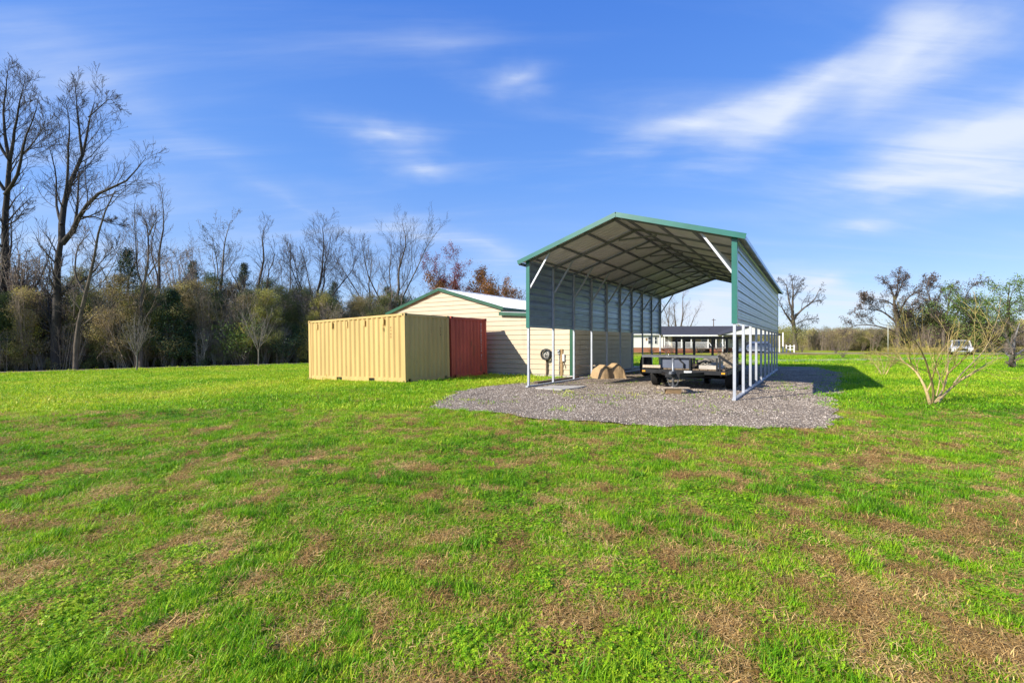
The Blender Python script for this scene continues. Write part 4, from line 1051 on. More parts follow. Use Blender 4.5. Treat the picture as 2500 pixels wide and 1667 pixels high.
def auto_tree(label, px, D, top, r0, seed, spread=.55, levels=None, tm=bark, cm=twig_m, lean=0, forks=3, fork_at=.45, leaf=None, name='bare_tree', group=None, rmin=.011, wig=.05):
    rng = np.random.default_rng(seed)
    X = (px-1250)/1111*D; bz = G(X, D); H = 1.5+(836-top)/1111*D-bz; base = np.array((X, D, bz))
    pts = [(X, D, bz-.15)]; x = X; y = D
    nseg = 6
    for i in range(1, nseg+1):
        x += lean*H/nseg*.5+rng.normal()*H*wig*.25; y += rng.normal()*H*wig*.2; pts.append((x, y, bz+H*fork_at*i/nseg))
    lb = [limb(pts, r0, r0*.66, 9)]
    fx = np.array(pts[-1])
    for f in range(forks):
        a = 2*math.pi*(f+rng.random()*.7)/forks; q = [fx]; s0 = 1.0 if f == 0 else .62+.38*rng.random()
        f0 = fx if f == 0 else lb[0][0][int(round(s0*8))]; q = [f0]; tilt = spread*.62*(.35+.75*rng.random())
        hh = H*(1-fork_at)*(1.0 if f == 0 else .72+.26*rng.random()); tilt = tilt*.22 if f == 0 else tilt*1.35
        for i in range(1, 6):
            k = i/5; q.append(f0+np.array((math.cos(a)*tilt*hh*k**.8, math.sin(a)*tilt*hh*k**.8, hh*k))+rng.normal(size=3)*H*.020)
        lb.append(limb(q, r0*(.62 if f == 0 else .38), r0*.08, 9))
    root = thing(name, label, 'tree', tuple(base), 0, group)
    P, R, Ln = stack(lb); Ln = Ln.copy(); Ln[0] *= .8; cg = []
    lv = levels or LV(8, 6, 5, .42)
    for i, l in enumerate(lv):
        if i == 0:
            Pa, Ra, La = grow(rng, P[1:], R[1:], Ln[1:], *l, rmin=rmin)
            l2 = list(l); l2[0] = max(2, l[0]//2); l2[1] = .6
            Pb, Rb, Lb = grow(rng, P[:1], R[:1], Ln[:1], *l2, rmin=rmin)
            P2, R2, L2 = np.concatenate([Pa, Pb]), np.concatenate([Ra, Rb]), np.r_[La, Lb]
        else: P2, R2, L2 = grow(rng, P2, R2, L2, *l, rmin=rmin)
        cg.append((P2, R2, [5, 4, 3][min(i, 2)]))
    lf = None
    if leaf: lf = leaf_cards(rng, P2[:, -1][rng.random(len(P2)) < leaf[3]], leaf[0], leaf[1], leaf[2])
    finish_tree(root, base, [(P, R, 8)], cg, tm, cm, lf, leaf[4] if leaf else None)
    return root
def leafm(name, ramp, **k): return tint_mat(name, ramp, src='GEOMETRY', attr='none', **k)
bud_olive = mat('olive_buds', (.16, .14, .05), .7, 0, .2, 5, island=.4, trans=.3)
bud_red = mat('red_buds', (.30, .055, .040), .7, 0, .2, 5, island=.4, trans=.35)
bud_rust = mat('rust_leaves', (.33, .12, .035), .7, 0, .3, 2, island=.4, trans=.35, col2=(.24, .15, .03))
leaf_g = mat('fresh_leaves', (.20, .29, .050), .6, 0, .3, 2, island=.4, trans=.35, col2=(.07, .12, .03))
leaf_dk = mat('dark_leaves', (.060, .105, .036), .55, 0, .3, 2, island=.4, trans=.2)
leaf_yl = mat('yellow_green_leaves', (.36, .38, .055), .6, 0, .3, 2, island=.4, trans=.4)
leaf_ol = mat('olive_leaves', (.22, .225, .08), .6, 0, .3, 2, island=.4, trans=.3)
dead_lf = mat('dead_leaves', (.17, .12, .092), .8, 0, .3, 2, island=.4, trans=.2)
auto_tree('tall twin stemmed bare tree rising above the dark pine', 405, 50, 470, .26, 41, .5, None, bark, twig_m, 0, 3, .40)
auto_tree('bare tree with a pale trunk and a sparse crown of olive buds', 541, 54, 540, .27, 42, .75, None, bark_p, twig_m, 0, 4, .5, (.12, 3, .12, .6, bud_olive))
auto_tree('bare tree with crooked dark trunk and a few pink buds behind the taller sapling', 646, 56, 542, .30, 43, .9, None, bark, twig_d, -.06, 4, .46, (.10, 2, .1, .05, bud_red))
auto_tree('thin bare tree with fine reddish twigs between two larger trees', 690, 60, 600, .13, 44, .7, None, bark, twig_m, 0, 3, .55)
auto_tree('broad bare tree with a dense rounded crown of fine twigs and dark trunk', 776, 60, 545, .32, 45, 1.05, LV(11, 8, 6, .42), bark_d, twig_d, 0, 6, .36, (.10, 2, .1, .25, bud_olive))
auto_tree('small bare tree with a bent grey stem behind the yellow container', 899, 66, 628, .20, 46, .9, None, bark_p, twig_m, .05, 3, .55)
auto_tree('tall spreading bare tree rising behind the peak of the cream shed', 983, 64, 533, .34, 47, 1.0, LV(12, 8, 5, .44), bark, twig_d, 0, 5, .34)
auto_tree('low bare tree with grey twigs beside the red budded tree', 1055, 70, 660, .18, 48, 1.1, None, bark, twig_m, 0, 5, .35)
auto_tree('small tree covered in dark red buds near the shed roof peak', 1096, 72, 636, .18, 49, .8, None, bark, twig_d, 0, 4, .42, (.17, 9, .24, .9, bud_red))
auto_tree('round tree with rust orange spring leaves above the white shed roof', 1165, 74, 682, .22, 50, 1.5, None, bark, twig_m, 0, 7, .35, (.24, 15, .34, 1.0, bud_rust))
auto_tree('bare tree with purple grey twigs right of the rust orange tree', 1215, 80, 690, .2, 51, 1.4, None, bark, twig_d, 0, 5, .35, (.1, 2, .1, .4, bud_red))
auto_tree('crooked bare tree half hidden in the woods left of the pale trunked one', 485, 58, 610, .18, 52, .9, None, bark_p, twig_m, -.15, 4, .5)
auto_tree('pale stemmed bare tree behind the slender crooked one', 300, 50, 560, .18, 53, .8, None, bark_p, twig_m, 0, 4, .5)
auto_tree('bare gnarled tree behind the roof of the white house', 1655, 92, 712, .34, 54, .85, LV(7, 5, 4, .40), bark, twig_m, 0, 5, .25)
auto_tree('second bare tree behind the house roof with thin upright limbs', 1625, 96, 730, .24, 55, .7, LV(7, 5, 4, .40), bark, twig_m, 0, 4, .25)

R5 = (1880, 640); S5 = .2636
LR = [(9, .22, .75, .34, 6, .17, .07, .34), (7, .15, .8, .5, 5, .2, .06, .5), (5, .1, .8, .5, 3, .22, .05, .7)]
def ivy(root, pts, n, spread, m, seed, size=.16):
    rng = np.random.default_rng(seed); c = np.array(pts)[rng.integers(0, len(pts), n)]+rng.normal(size=(n, 3))*spread
    V, F = leaf_cards(rng, c, size, 4, .18); put('ivy', np_mesh('ivy', V-np.array(root.location), F, m), root)
t20 = bare_tree_from('bare old tree with ivy at its fork standing right of the carport',
  [([(240,800),(225,650),(212,560),(206,450)], 0.465, 0.217), ([(212,570),(150,490),(110,420),(76,340)], 0.211, 0.026), ([(206,450),(214,320),(208,200),(200,120)], 0.211, 0.0217), ([(218,530),(290,440),(400,370),(440,290),(475,230)], 0.211, 0.026), ([(390,375),(440,360),(485,352)], 0.0744, 0.013), ([(206,460),(172,340),(160,220),(100,150)], 0.186, 0.0217), ([(250,570),(330,525),(450,530)], 0.0992, 0.013), ([(214,330),(270,250),(300,160)], 0.093, 0.013)],
  84, S5, R5, 61, LR, bark, twig_d, None, rmin=.02, depth=2)
def w5(x, y, D): px, py = R5[0]+x*S5, R5[1]+y*S5; return ((px-1250)/1111*D, D, 1.5+(836-py)/1111*D)
ivy(t20, [w5(290, 560, 84), w5(300, 600, 84), w5(240, 600, 84), w5(220, 640, 84), w5(330, 570, 84), w5(260, 680, 84)], 260, .7, leaf_dk, 5)
CLL = (.22, 9, .22, .16, dead_lf)
t21 = bare_tree_from('old bare tree with crossing limbs and ragged dark leaf clusters over the brush',
  [([(1190,770),(1182,620),(1172,500),(1160,420),(1150,330)], 0.409, 0.166), ([(1150,330),(1110,220),(1040,150)], 0.132, 0.0185), ([(1156,340),(1185,220),(1190,90)], 0.145, 0.0185), ([(1165,340),(1225,190),(1280,120)], 0.119, 0.0139), ([(1180,520),(1230,400),(1290,300),(1400,262),(1420,185)], 0.198, 0.0231),
   ([(1168,560),(1085,480),(980,430),(880,440),(790,420)], 0.172, 0.0185), ([(1000,440),(900,370),(860,310)], 0.0792, 0.0139), ([(1160,640),(1000,590),(860,575),(740,590),(680,640)], 0.145, 0.0185), ([(1150,400),(1060,345),(920,345),(860,325)], 0.106, 0.0139), ([(1200,600),(1300,480),(1400,430)], 0.106, 0.0139)],
  76, S5, R5, 62, LR, bark, twig_d, None, rmin=.02, depth=2, leaf=CLL)
ivy(t21, [w5(1180, 560, 76), w5(1185, 640, 76), w5(1190, 700, 76), w5(1165, 470, 76)], 240, .45, mat('dry_vine', (.20, .12, .065), .85, 0, .3, 2, island=.4, trans=.2), 6, .14)
t22 = bare_tree_from('many limbed bare tree with dark leaf clumps behind the white pickup',
  [([(1610,780),(1608,640),(1600,560)], 0.297, 0.176), ([(1600,560),(1560,450),(1500,400),(1460,260),(1410,180)], 0.158, 0.0185), ([(1470,280),(1500,180),(1515,130)], 0.0528, 0.0139), ([(1610,560),(1660,420),(1650,300),(1700,190)], 0.158, 0.0231), ([(1620,570),(1710,510),(1800,360),(1840,240),(1920,180)], 0.158, 0.0185), ([(1800,365),(1860,345),(1920,360)], 0.066, 0.0139), ([(1590,600),(1540,480),(1535,400),(1590,270)], 0.119, 0.0185), ([(1600,600),(1480,480),(1400,380),(1340,370)], 0.0924, 0.0139)],
  72, S5, R5, 63, LR, bark, twig_d, None, rmin=.02, depth=2, leaf=CLL)
t23 = auto_tree('ragged green leafed tree at the end of the driveway brush', 2462, 64, 690, .3, 64, 1.5, [(8, .15, .9, .42, 5, .2, .04, .5), (6, .15, .8, .5, 4, .22, .04, .6), (4, .1, .8, .5, 3, .25, .04, .65)], bark, twig_d, 0, 7, .28, (.22, 7, .30, .8, leaf_g), rmin=.018)
t24 = auto_tree('second ragged green tree with sparse top beside the pickup brush', 2385, 68, 730, .24, 65, 1.5, [(8, .15, .9, .42, 5, .2, .04, .5), (6, .15, .8, .5, 4, .22, .04, .6), (4, .1, .8, .5, 3, .25, .04, .65)], bark, twig_d, 0, 6, .28, (.22, 7, .30, .7, leaf_g), rmin=.018)
t25 = auto_tree('dark rounded evergreen tree behind the many limbed bare tree', 2268, 80, 752, .28, 66, 1.6, [(9, .15, .9, .45, 5, .2, .04, .5), (7, .15, .8, .5, 4, .22, .04, .6), (4, .1, .8, .5, 3, .25, .04, .65)], bark, twig_d, 0, 7, .30, (.24, 8, .36, 1.0, leaf_ol), rmin=.018, name='evergreen_tree')

# small trees on the lawn
def sapling(label, px, py, D, top, seed, tm, cm, n=9, spread=.5):
    rng = np.random.default_rng(seed); X = (px-1250)/1111*D; bz = G(X, D); H = 1.5+(836-top)/1111*D-bz
    base = np.array((X, D, bz)); fork = H*.28
    lb = [limb([(X, D, bz-.05), (X+.02, D, bz+fork*.6), (X, D, bz+fork)], .055, .05)]
    for i in range(n):
        a = 2*math.pi*i/n+rng.random(); tl = spread*(.3+.7*rng.random()); hh = (H-fork)*(.65+.35*rng.random())
        lb.append(limb([(X, D, bz+fork*(.8+.4*rng.random()))]+[(X+math.cos(a)*tl*hh*k**.8, D+math.sin(a)*tl*hh*k**.8, bz+fork+hh*k) for k in (.25, .5, .75, 1)], .028, .008))
    root = thing('sapling', label, 'tree', tuple(base)); P, R, Ln = stack(lb); cg = []
    P2, R2, L2 = grow(rng, P[1:], R[1:], Ln[1:], 9, .15, .6, .35, 4, .1, .10, .5, .006); cg.append((P2, R2, 4))
    P2, R2, L2 = grow(rng, P2, R2, L2, 5, .1, .6, .5, 3, .12, .08, .7, .005); cg.append((P2, R2, 3))
    finish_tree(root, base, [(P, R, 7)], cg, tm, cm)
sapling('small bare sapling on the lawn before the huge forked tree', 334, 909, 36.8, 772, 71, bark_p, bark_p)
sapling('bare sapling with wide low branches on the lawn near the yellow container', 631, 897, 42, 745, 72, bark_p, bark_p, 10, .62)
def myrtle_tree(label, lst, D, seed, base_px, levels):
    rng = np.random.default_rng(seed); lb = px_limbs(lst, D, rng, 1.0, S5, R5)
    for q, r, l in lb: pass
    bx = (base_px[0]-1250)/1111*D; base = np.array((bx, D, 0.0))
    root = thing('crepe_myrtle', label, 'tree', tuple(base)); P, R, Ln = stack(lb); cg = []
    P2, R2, L2 = grow(rng, P, R, Ln, *levels[0], rmin=.0065); cg.append((P2, R2, 5))
    P3, R3, L3 = grow(rng, P2, R2, L2, *levels[1], rmin=.0048); cg.append((P3, R3, 4))
    lf = leaf_cards(rng, P3[:, 2:].reshape(-1, 3), .026, 2, .03)
    finish_tree(root, base, [(P, R, 9)], cg, myrtle, myrtle_t, lf, leaf_yl)
myrtle_tree('leafless crepe myrtle with many golden stems fanning from its base',
  [([(1482,1318),(1455,1190),(1390,1070),(1340,990),(1270,945),(1190,895),(1140,770)], 0.0357, 0.00565), ([(1345,1000),(1300,930),(1290,840),(1330,760)], 0.0126, 0.00322), ([(1500,1318),(1535,1245),(1508,1170),(1500,1080),(1470,990),(1425,870),(1380,760),(1310,690),(1240,620),(1185,545)], 0.0288, 0.00363),
   ([(1455,1195),(1500,1110),(1520,1000),(1560,860),(1640,760)], 0.0173, 0.00322), ([(1515,1318),(1590,1210),(1640,1090),(1650,920),(1642,760),(1660,650)], 0.0299, 0.00403), ([(1540,1312),(1620,1200),(1720,1110),(1850,1040),(1960,970),(2090,890),(2170,880)], 0.0334, 0.00322),
   ([(1700,1125),(1790,1000),(1950,870),(2050,700),(2115,480)], 0.0196, 0.00282), ([(1600,1190),(1620,1040),(1740,950),(1860,830),(1990,730)], 0.0196, 0.00322), ([(1540,1240),(1580,1080),(1530,950),(1480,830)], 0.015, 0.00282), ([(1270,945),(1180,880),(1060,870),(960,840)], 0.0115, 0.00242), ([(1650,930),(1720,830),(1840,720)], 0.0115, 0.00242)],
  10.96, 81, (2275, 988), [(7, .25, .42, .46, 6, .08, .09, .5), (4, .2, .45, .5, 5, .09, .07, .75)])
myrtle_tree('small leafless crepe myrtle with thin stems behind the larger one',
  [([(1040,1056),(1010,990),(960,920),(900,890)], 0.0162, 0.00242), ([(1045,1056),(1050,980),(1030,900),(1000,830)], 0.015, 0.00242), ([(1060,1056),(1090,1000),(1130,950),(1200,880)], 0.0173, 0.00242), ([(1066,1056),(1110,970),(1150,900),(1170,810)], 0.015, 0.00242), ([(1050,1056),(1075,960),(1090,860)], 0.0126, 0.00242), ([(1040,1056),(980,960),(930,880),(850,860)], 0.0115, 0.00242)],
  20.6, 82, (2157, 917), [(7, .2, .6, .40, 4, .13, .07, .5), (5, .15, .6, .5, 4, .14, .06, .62)])
gn = bare_tree_from('short gnarled bare tree with spreading branches by the driveway',
  [([(2245,985),(2240,900),(2250,850)], .16, .11), ([(2250,855),(2290,850),(2340,820),(2420,740)], .09, .02), ([(2248,860),(2235,780),(2180,700),(2120,640)], .09, .02), ([(2250,850),(2260,740),(2280,640),(2320,560)], .08, .02), ([(2240,880),(2200,860),(2180,830)], .05, .02)],
  27, S5, R5, 83, [(8, .2, .8, .55, 5, .18, .05, .5), (6, .15, .8, .5, 4, .2, .05, .6), (4, .1, .8, .5, 3, .2, .05, .65)], mat('lichen_bark', (.23, .21, .18), .9, 0, .35, 6, .6, 20), twig_m, None, rmin=.006, depth=1.0, leaf=(.05, 2, .05, .5, dead_lf))

# pines
needle = mat('pine_needles', (.050, .100, .036), .6, 0, .3, 2, island=.45, trans=.15)
needle_b = mat('pine_needles_bluish', (.070, .110, .065), .6, 0, .3, 2, island=.45, trans=.15)
def pine(label, px, D, top, seed, m, width=.22, low=.15, r0=.16, nwh=22):
    rng = np.random.default_rng(seed); X = (px-1250)/1111*D; bz = G(X, D); H = 1.5+(836-top)/1111*D-bz; base = np.array((X, D, bz))
    root = thing('pine_tree', label, 'tree', tuple(base))
    tr_ = limb([(X, D, bz-.1), (X+.1, D, bz+H*.5), (X, D, bz+H)], r0, .02)
    Ps, Rs = [], []
    for i in range(nwh):
        t = low+(1-low)*(i+.5)/nwh; ln = H*width*(1-t)**.75*(.8+.4*rng.random())+.25
        for j in range(6):
            a = rng.random()*6.28; l_ = ln*(.7+.5*rng.random()); z0 = bz+H*t
            q = [(X+math.cos(a)*l_*k, D+math.sin(a)*l_*k, z0+l_*(.10*k+.18*k*k)) for k in (0, .33, .66, 1)]
            Ps.append(q); Rs.append(np.linspace(.03, .01, 4))
    P = np.array(Ps); R = np.array(Rs)
    C = np.concatenate([P[:, 1]*.5+P[:, 2]*.5, P[:, 2], P[:, 2]*.5+P[:, 3]*.5, P[:, 3]])
    finish_tree(root, base, [(tr_[0][None], tr_[1][None], 7)], [(P, R, 3)], bark, twig_m, leaf_cards(rng, C, .26, 12, .17, .22), m)
pine('dark green young pine at the front of the woods', 421, 46, 712, 91, needle, .22, .12)
pine('tall pine with a round bluish crown standing out above the woods', 596, 62, 645, 92, needle_b, .17, .45)
pine('distant pine top between the broad bare tree and the bent one', 815, 74, 690, 93, needle_b, .20, .4)
pine('slim pine with long sparse branches beside the crooked slender tree', 312, 47, 610, 94, needle, .20, .25)
pine('evergreen pine at the foot of the massive straight trunk', 55, 48, 700, 95, needle, .26, .08)
pine('short pine behind the bent grey stemmed tree', 945, 76, 702, 96, needle, .24, .3)
pine('dark pine crowded in the woods behind the twin stemmed tree', 470, 62, 640, 97, needle, .18, .35)

# leafy shrubs that can be told apart
def shrub(label, X, D, h, w, seed, m, nleaf=900, size=.10, bz=None, name='shrub', stems=10):
    rng = np.random.default_rng(seed); b0 = G(X, D) if bz is None else bz; base = np.array((X, D, b0))
    root = thing(name, label, 'shrub', tuple(base)); lb = []
    for i in range(stems):
        a = 2*math.pi*i/stems+rng.random()*.6; r = w*(.25+.3*rng.random()); lb.append(limb([(X+math.cos(a)*.05, D+math.sin(a)*.05, b0-.03), (X+math.cos(a)*r*.5, D+math.sin(a)*r*.5, b0+h*.45), (X+math.cos(a)*r, D+math.sin(a)*r, b0+h*(.7+.25*rng.random()))], .02*h**.5, .006, 5))
    P, R, Ln = stack(lb); P2, R2, L2 = grow(rng, P, R, Ln, 6, .2, .8, .5, 3, .15, .05, .5, .005)
    C = P2[:, 1:].reshape(-1, 3); C = C[rng.random(len(C)) < .8]
    finish_tree(root, base, [(P, R, 5)], [(P2, R2, 3)], twig_m, twig_m, leaf_cards(rng, C, size, max(1, nleaf//len(C)), .16*h**.6), m)
shrub('glossy broadleaf evergreen shrub at the woods edge behind the wide sapling', (592-1250)/1111*48.3, 48.3, 4.4, 5.0, 101, leaf_g, 2600, .17)
shrub('dark evergreen bush low in the woods beside the yellow container', (700-1250)/1111*50.5, 50.5, 3.3, 4.4, 102, leaf_dk, 2200, .17)
shrub('leafy evergreen vine bush at the left end of the woods', (28-1250)/1111*42, 42, 4.4, 4.0, 103, leaf_dk, 2400, .15)
shrub('yellow green budding shrub glowing inside the woods', (165-1250)/1111*50, 50, 7.0, 4.5, 104, leaf_yl, 1500, .13)
shrub('lime green budding tree top over the woods by the broad bare tree', (722-1250)/1111*64, 64, 8.6, 5.5, 105, leaf_yl, 2000, .14)
shrub('feathery yellow green willow shrub under the ivied old tree', (1922-1250)/1111*78, 78, 4.6, 3.6, 106, leaf_yl, 2000, .14)
shrub('tiny dark shrub alone on the far lawn beyond the driveway', (2040-1250)/1111*62, 62, 1.0, .9, 107, dead_lf, 120, .08)
shrub('tiny bare bush on the lawn near the white fence end', (1958-1250)/1111*70, 70, 1.3, 1.0, 108, dead_lf, 80, .08)
shrub('tiny dead weed clump at the driveway edge', (2058-1250)/1111*44, 44, .55, .6, 109, dead_lf, 90, .06)
for i, (px, D, h, w, m, lab) in enumerate([(1697, 64.5, 1.0, 1.6, leaf_dk, 'dark clipped shrub at the end of the porch brick front'), (1712, 64.2, .8, 1.6, dead_lf, 'low brown shrub in the bed before the porch steps'), (1626, 64.0, 1.1, 1.2, bud_red, 'reddish leaved shrub by the white porch door'),
                             (1640, 64.0, 1.2, 1.3, dead_lf, 'brown cone shaped shrub before the porch rail'), (1755, 63.5, 1.1, 1.8, dead_lf, 'wide brown shrub right of the brick porch steps'), (1592, 63.5, .9, 1.1, bud_rust, 'orange leaved low plant by the feeder pole')]):
    shrub(lab, (px-1250)/1111*D, D, h, w, 120+i, m, 420, .09)

# ------------------------------------------------------------------ scattered vegetation and stones (stuff)
def variants(prefix, meshes):
    c = bpy.data.collections.new(prefix+'_variants')
    for i, me in enumerate(meshes):
        c.objects.link(bpy.data.objects.new('%s_%02d' % (prefix, i), me))
    return c
def scatter(name, P, rot, scl, idx, tint, coll, label=None, cat=None):
    n = len(P); me = bpy.data.meshes.new(name); me.vertices.add(n); me.vertices.foreach_set('co', np.ascontiguousarray(P, np.float32).ravel())
    def attr(nm, ty, key, arr):
        a = me.attributes.new(nm, ty, 'POINT'); a.data.foreach_set(key, arr)
    attr('rot', 'FLOAT_VECTOR', 'vector', np.ascontiguousarray(rot, np.float32).ravel())
    scl = np.asarray(scl, np.float32); scl = np.repeat(scl[:, None], 3, 1) if scl.ndim == 1 else scl
    attr('scl', 'FLOAT_VECTOR', 'vector', np.ascontiguousarray(scl).ravel())
    attr('pick', 'INT', 'value', np.ascontiguousarray(idx, np.int32)); attr('tint', 'FLOAT', 'value', np.ascontiguousarray(tint, np.float32))
    me.update()
    o = put(name, me); tag(o, label, cat, None, 'stuff')
    g = bpy.data.node_groups.new(name+'_scatter', 'GeometryNodeTree')
    g.interface.new_socket('Geometry', in_out='INPUT', socket_type='NodeSocketGeometry'); g.interface.new_socket('Geometry', in_out='OUTPUT', socket_type='NodeSocketGeometry')
    N_ = g.nodes; L_ = g.links
    gi = N_.new('NodeGroupInput'); go = N_.new('NodeGroupOutput'); m2p = N_.new('GeometryNodeMeshToPoints'); ip = N_.new('GeometryNodeInstanceOnPoints')
    ci = N_.new('GeometryNodeCollectionInfo'); ci.inputs['Collection'].default_value = coll; ci.inputs['Separate Children'].default_value = True; ci.inputs['Reset Children'].default_value = True
    def na(nm, ty):
        x = N_.new('GeometryNodeInputNamedAttribute'); x.data_type = ty; x.inputs['Name'].default_value = nm; return x.outputs['Attribute']
    e2r = N_.new('FunctionNodeEulerToRotation'); L_.new(na('rot', 'FLOAT_VECTOR'), e2r.inputs[0])
    ip.inputs['Pick Instance'].default_value = True
    L_.new(gi.outputs[0], m2p.inputs['Mesh']); L_.new(m2p.outputs[0], ip.inputs['Points']); L_.new(ci.outputs[0], ip.inputs['Instance'])
    L_.new(na('pick', 'INT'), ip.inputs['Instance Index']); L_.new(e2r.outputs[0], ip.inputs['Rotation']); L_.new(na('scl', 'FLOAT_VECTOR'), ip.inputs['Scale'])
    L_.new(ip.outputs[0], go.inputs[0])
    md = o.modifiers.new('scatter', 'NODES'); md.node_group = g
    return o
def blades(rng, n, radius, h0, h1, w, lean, flat=False, bend=.5):
    """n grass blades, each a bent two-segment strip ending in a point"""
    a = rng.random(n)*6.283; r = radius*np.sqrt(rng.random(n)); c = np.stack([r*np.cos(a), r*np.sin(a), np.zeros(n)], 1)
    h = h0+(h1-h0)*rng.random(n); az = rng.random(n)*6.283; ln = lean*(.3+1.2*rng.random(n))
    dirv = np.stack([np.cos(az)*ln, np.sin(az)*ln, np.ones(n)], 1)
    if flat: dirv[:, 2] = -.10+.75*rng.random(n); c[:, 2] = .002+.022*rng.random(n)
    dirv = nrm(dirv); side = nrm(np.stack([-np.sin(az+rng.normal(size=n)*.5), np.cos(az), np.zeros(n)], 1))
    up2 = dirv+np.stack([np.cos(az)*ln*bend, np.sin(az)*ln*bend, -.25*np.ones(n)*bend], 1)
    if flat: up2[:, 2] -= .10
    up2 = nrm(up2); H = h[:, None]; ww = (w*(.7+.6*rng.random(n)))[:, None]/2
    m = c+dirv*H*.5; t = m+up2*H*.5
    if flat: t[:, 2] = np.maximum(t[:, 2], .002)
    V = np.stack([c-side*ww, c+side*ww, m-side*ww*.85, m+side*ww*.85, t], 1).reshape(-1, 3)
    b = np.arange(n)[:, None]*5
    F = np.concatenate([b+np.array([[0, 1, 3]]), b+np.array([[0, 3, 2]]), b+np.array([[2, 3, 4]])])
    return V, F
def clover(rng, n, radius, size, h):
    a = rng.random(n)*6.283; r = radius*np.sqrt(rng.random(n)); z = h*(.25+.75*rng.random(n))
    c = np.stack([r*np.cos(a), r*np.sin(a), z], 1); V = []; 
    nn = nrm(np.stack([rng.normal(size=n)*.45, rng.normal(size=n)*.45, np.ones(n)], 1)); u = nrm(np.cross(nn, rng.normal(size=(n, 3)))); v = np.cross(nn, u)
    out = []
    for k in range(3):
        t = k*2.094; d = u*math.cos(t)+v*math.sin(t); s = u*math.cos(t+1.57)+v*math.sin(t+1.57); sz = size*(.7+.6*rng.random((n, 1)))
        out.append(np.stack([c, c+d*sz*.6+s*sz*.42, c+d*sz, c+d*sz*.6-s*sz*.42], 1))
    V = np.concatenate(out).reshape(-1, 3); F4 = np.arange(len(V)).reshape(-1, 4)
    return V, np.concatenate([F4[:, [0, 1, 2]], F4[:, [0, 2, 3]]])
RNG = np.random.default_rng(77)
grass_m = tint_mat('grass_blade', [(0, (.050, .155, .008)), (.35, (.195, .445, .010)), (.65, (.420, .590, .020)), (1.0, (.70, .66, .080))], .5, .38, .30)
straw_m = tint_mat('straw_blade', [(0, (.120, .064, .020)), (.5, (.480, .280, .085)), (1.0, (.800, .560, .220))], .7, .15, .35)
gv = []
for i in range(6): V, F = blades(RNG, 26, .052, .014, .046, .0036, .8); gv.append(np_mesh('lawn_tuft', V, F, grass_m))
for i in range(4): V, F = blades(RNG, 34, .05, .035, .085, .0040, .55); gv.append(np_mesh('tall_tuft', V, F, grass_m))
for i in range(4): V, F = clover(RNG, 30, .060, .0088, .034); gv.append(np_mesh('clover', V, F, grass_m))
V, F = blades(RNG, 15, .03, .06, .12, .018, 1.4); gv.append(np_mesh('weed_rosette', V, F, grass_m))
for i in range(3):  # wide loose tufts for the middle distance
    V, F = blades(RNG, 40, .20, .025, .060, .0075, .6); gv.append(np_mesh('far_tuft', V, F, grass_m))
GC = variants('grass_tuft', gv)
sv = []
for i in range(5): V, F = blades(RNG, 34, .075, .018, .050, .0028, 1.6, True); sv.append(np_mesh('straw', V, F, straw_m))
for i in range(2): V, F = blades(RNG, 14, .06, .03, .07, .0032, .9); sv.append(np_mesh('straw_up', V, F, straw_m))
STC = variants('straw_tuft', sv)

foot = [np.array([loc(CC, -6.1, -.02), loc(CC, .02, -.02), loc(CC, .02, 5.02), loc(CC, -6.1, 5.02)]), np.array([loc(SC_, -11.4, -.05), loc(SC_, .05, -.05), loc(SC_, .05, 9.3), loc(SC_, -11.4, 9.3)])]
drive_polys = []
def band(y0, y1, dens):
    k = 1.32
    n = int(dens*((y1*y1-y0*y0)*k+4.0*(y1-y0))); y = np.sqrt(RNG.random(n)*(y1*y1-y0*y0)+y0*y0); x = (RNG.random(n)*2-1)*(k*y+2.0)
    return x, y
def ground_z(x, y): return gz(x, y)+(fbm(x*.9, y*.9, 3)-.5)*.035
def lawn_points(y0, y1, dens):
    x, y = band(y0, y1, dens)
    core = inpoly(x, y, pad_r); m = ~core
    m |= core & (RNG.random(len(x)) < .035*np.clip((fbm(x*1.1+60, y*1.1, 3)-.42)/.1, 0, 1.6))
    for f in foot: m &= ~inpoly(x, y, f)
    s_ = (x+45.5)*(-.45)+(y-40)*.893; m &= (s_ < -3.4) | (x > 6)
    return x[m], y[m]
GP, GR, GS, GI, GT = [], [], [], [], []
SP_, SR_, SS_, SI_, ST_ = [], [], [], [], []
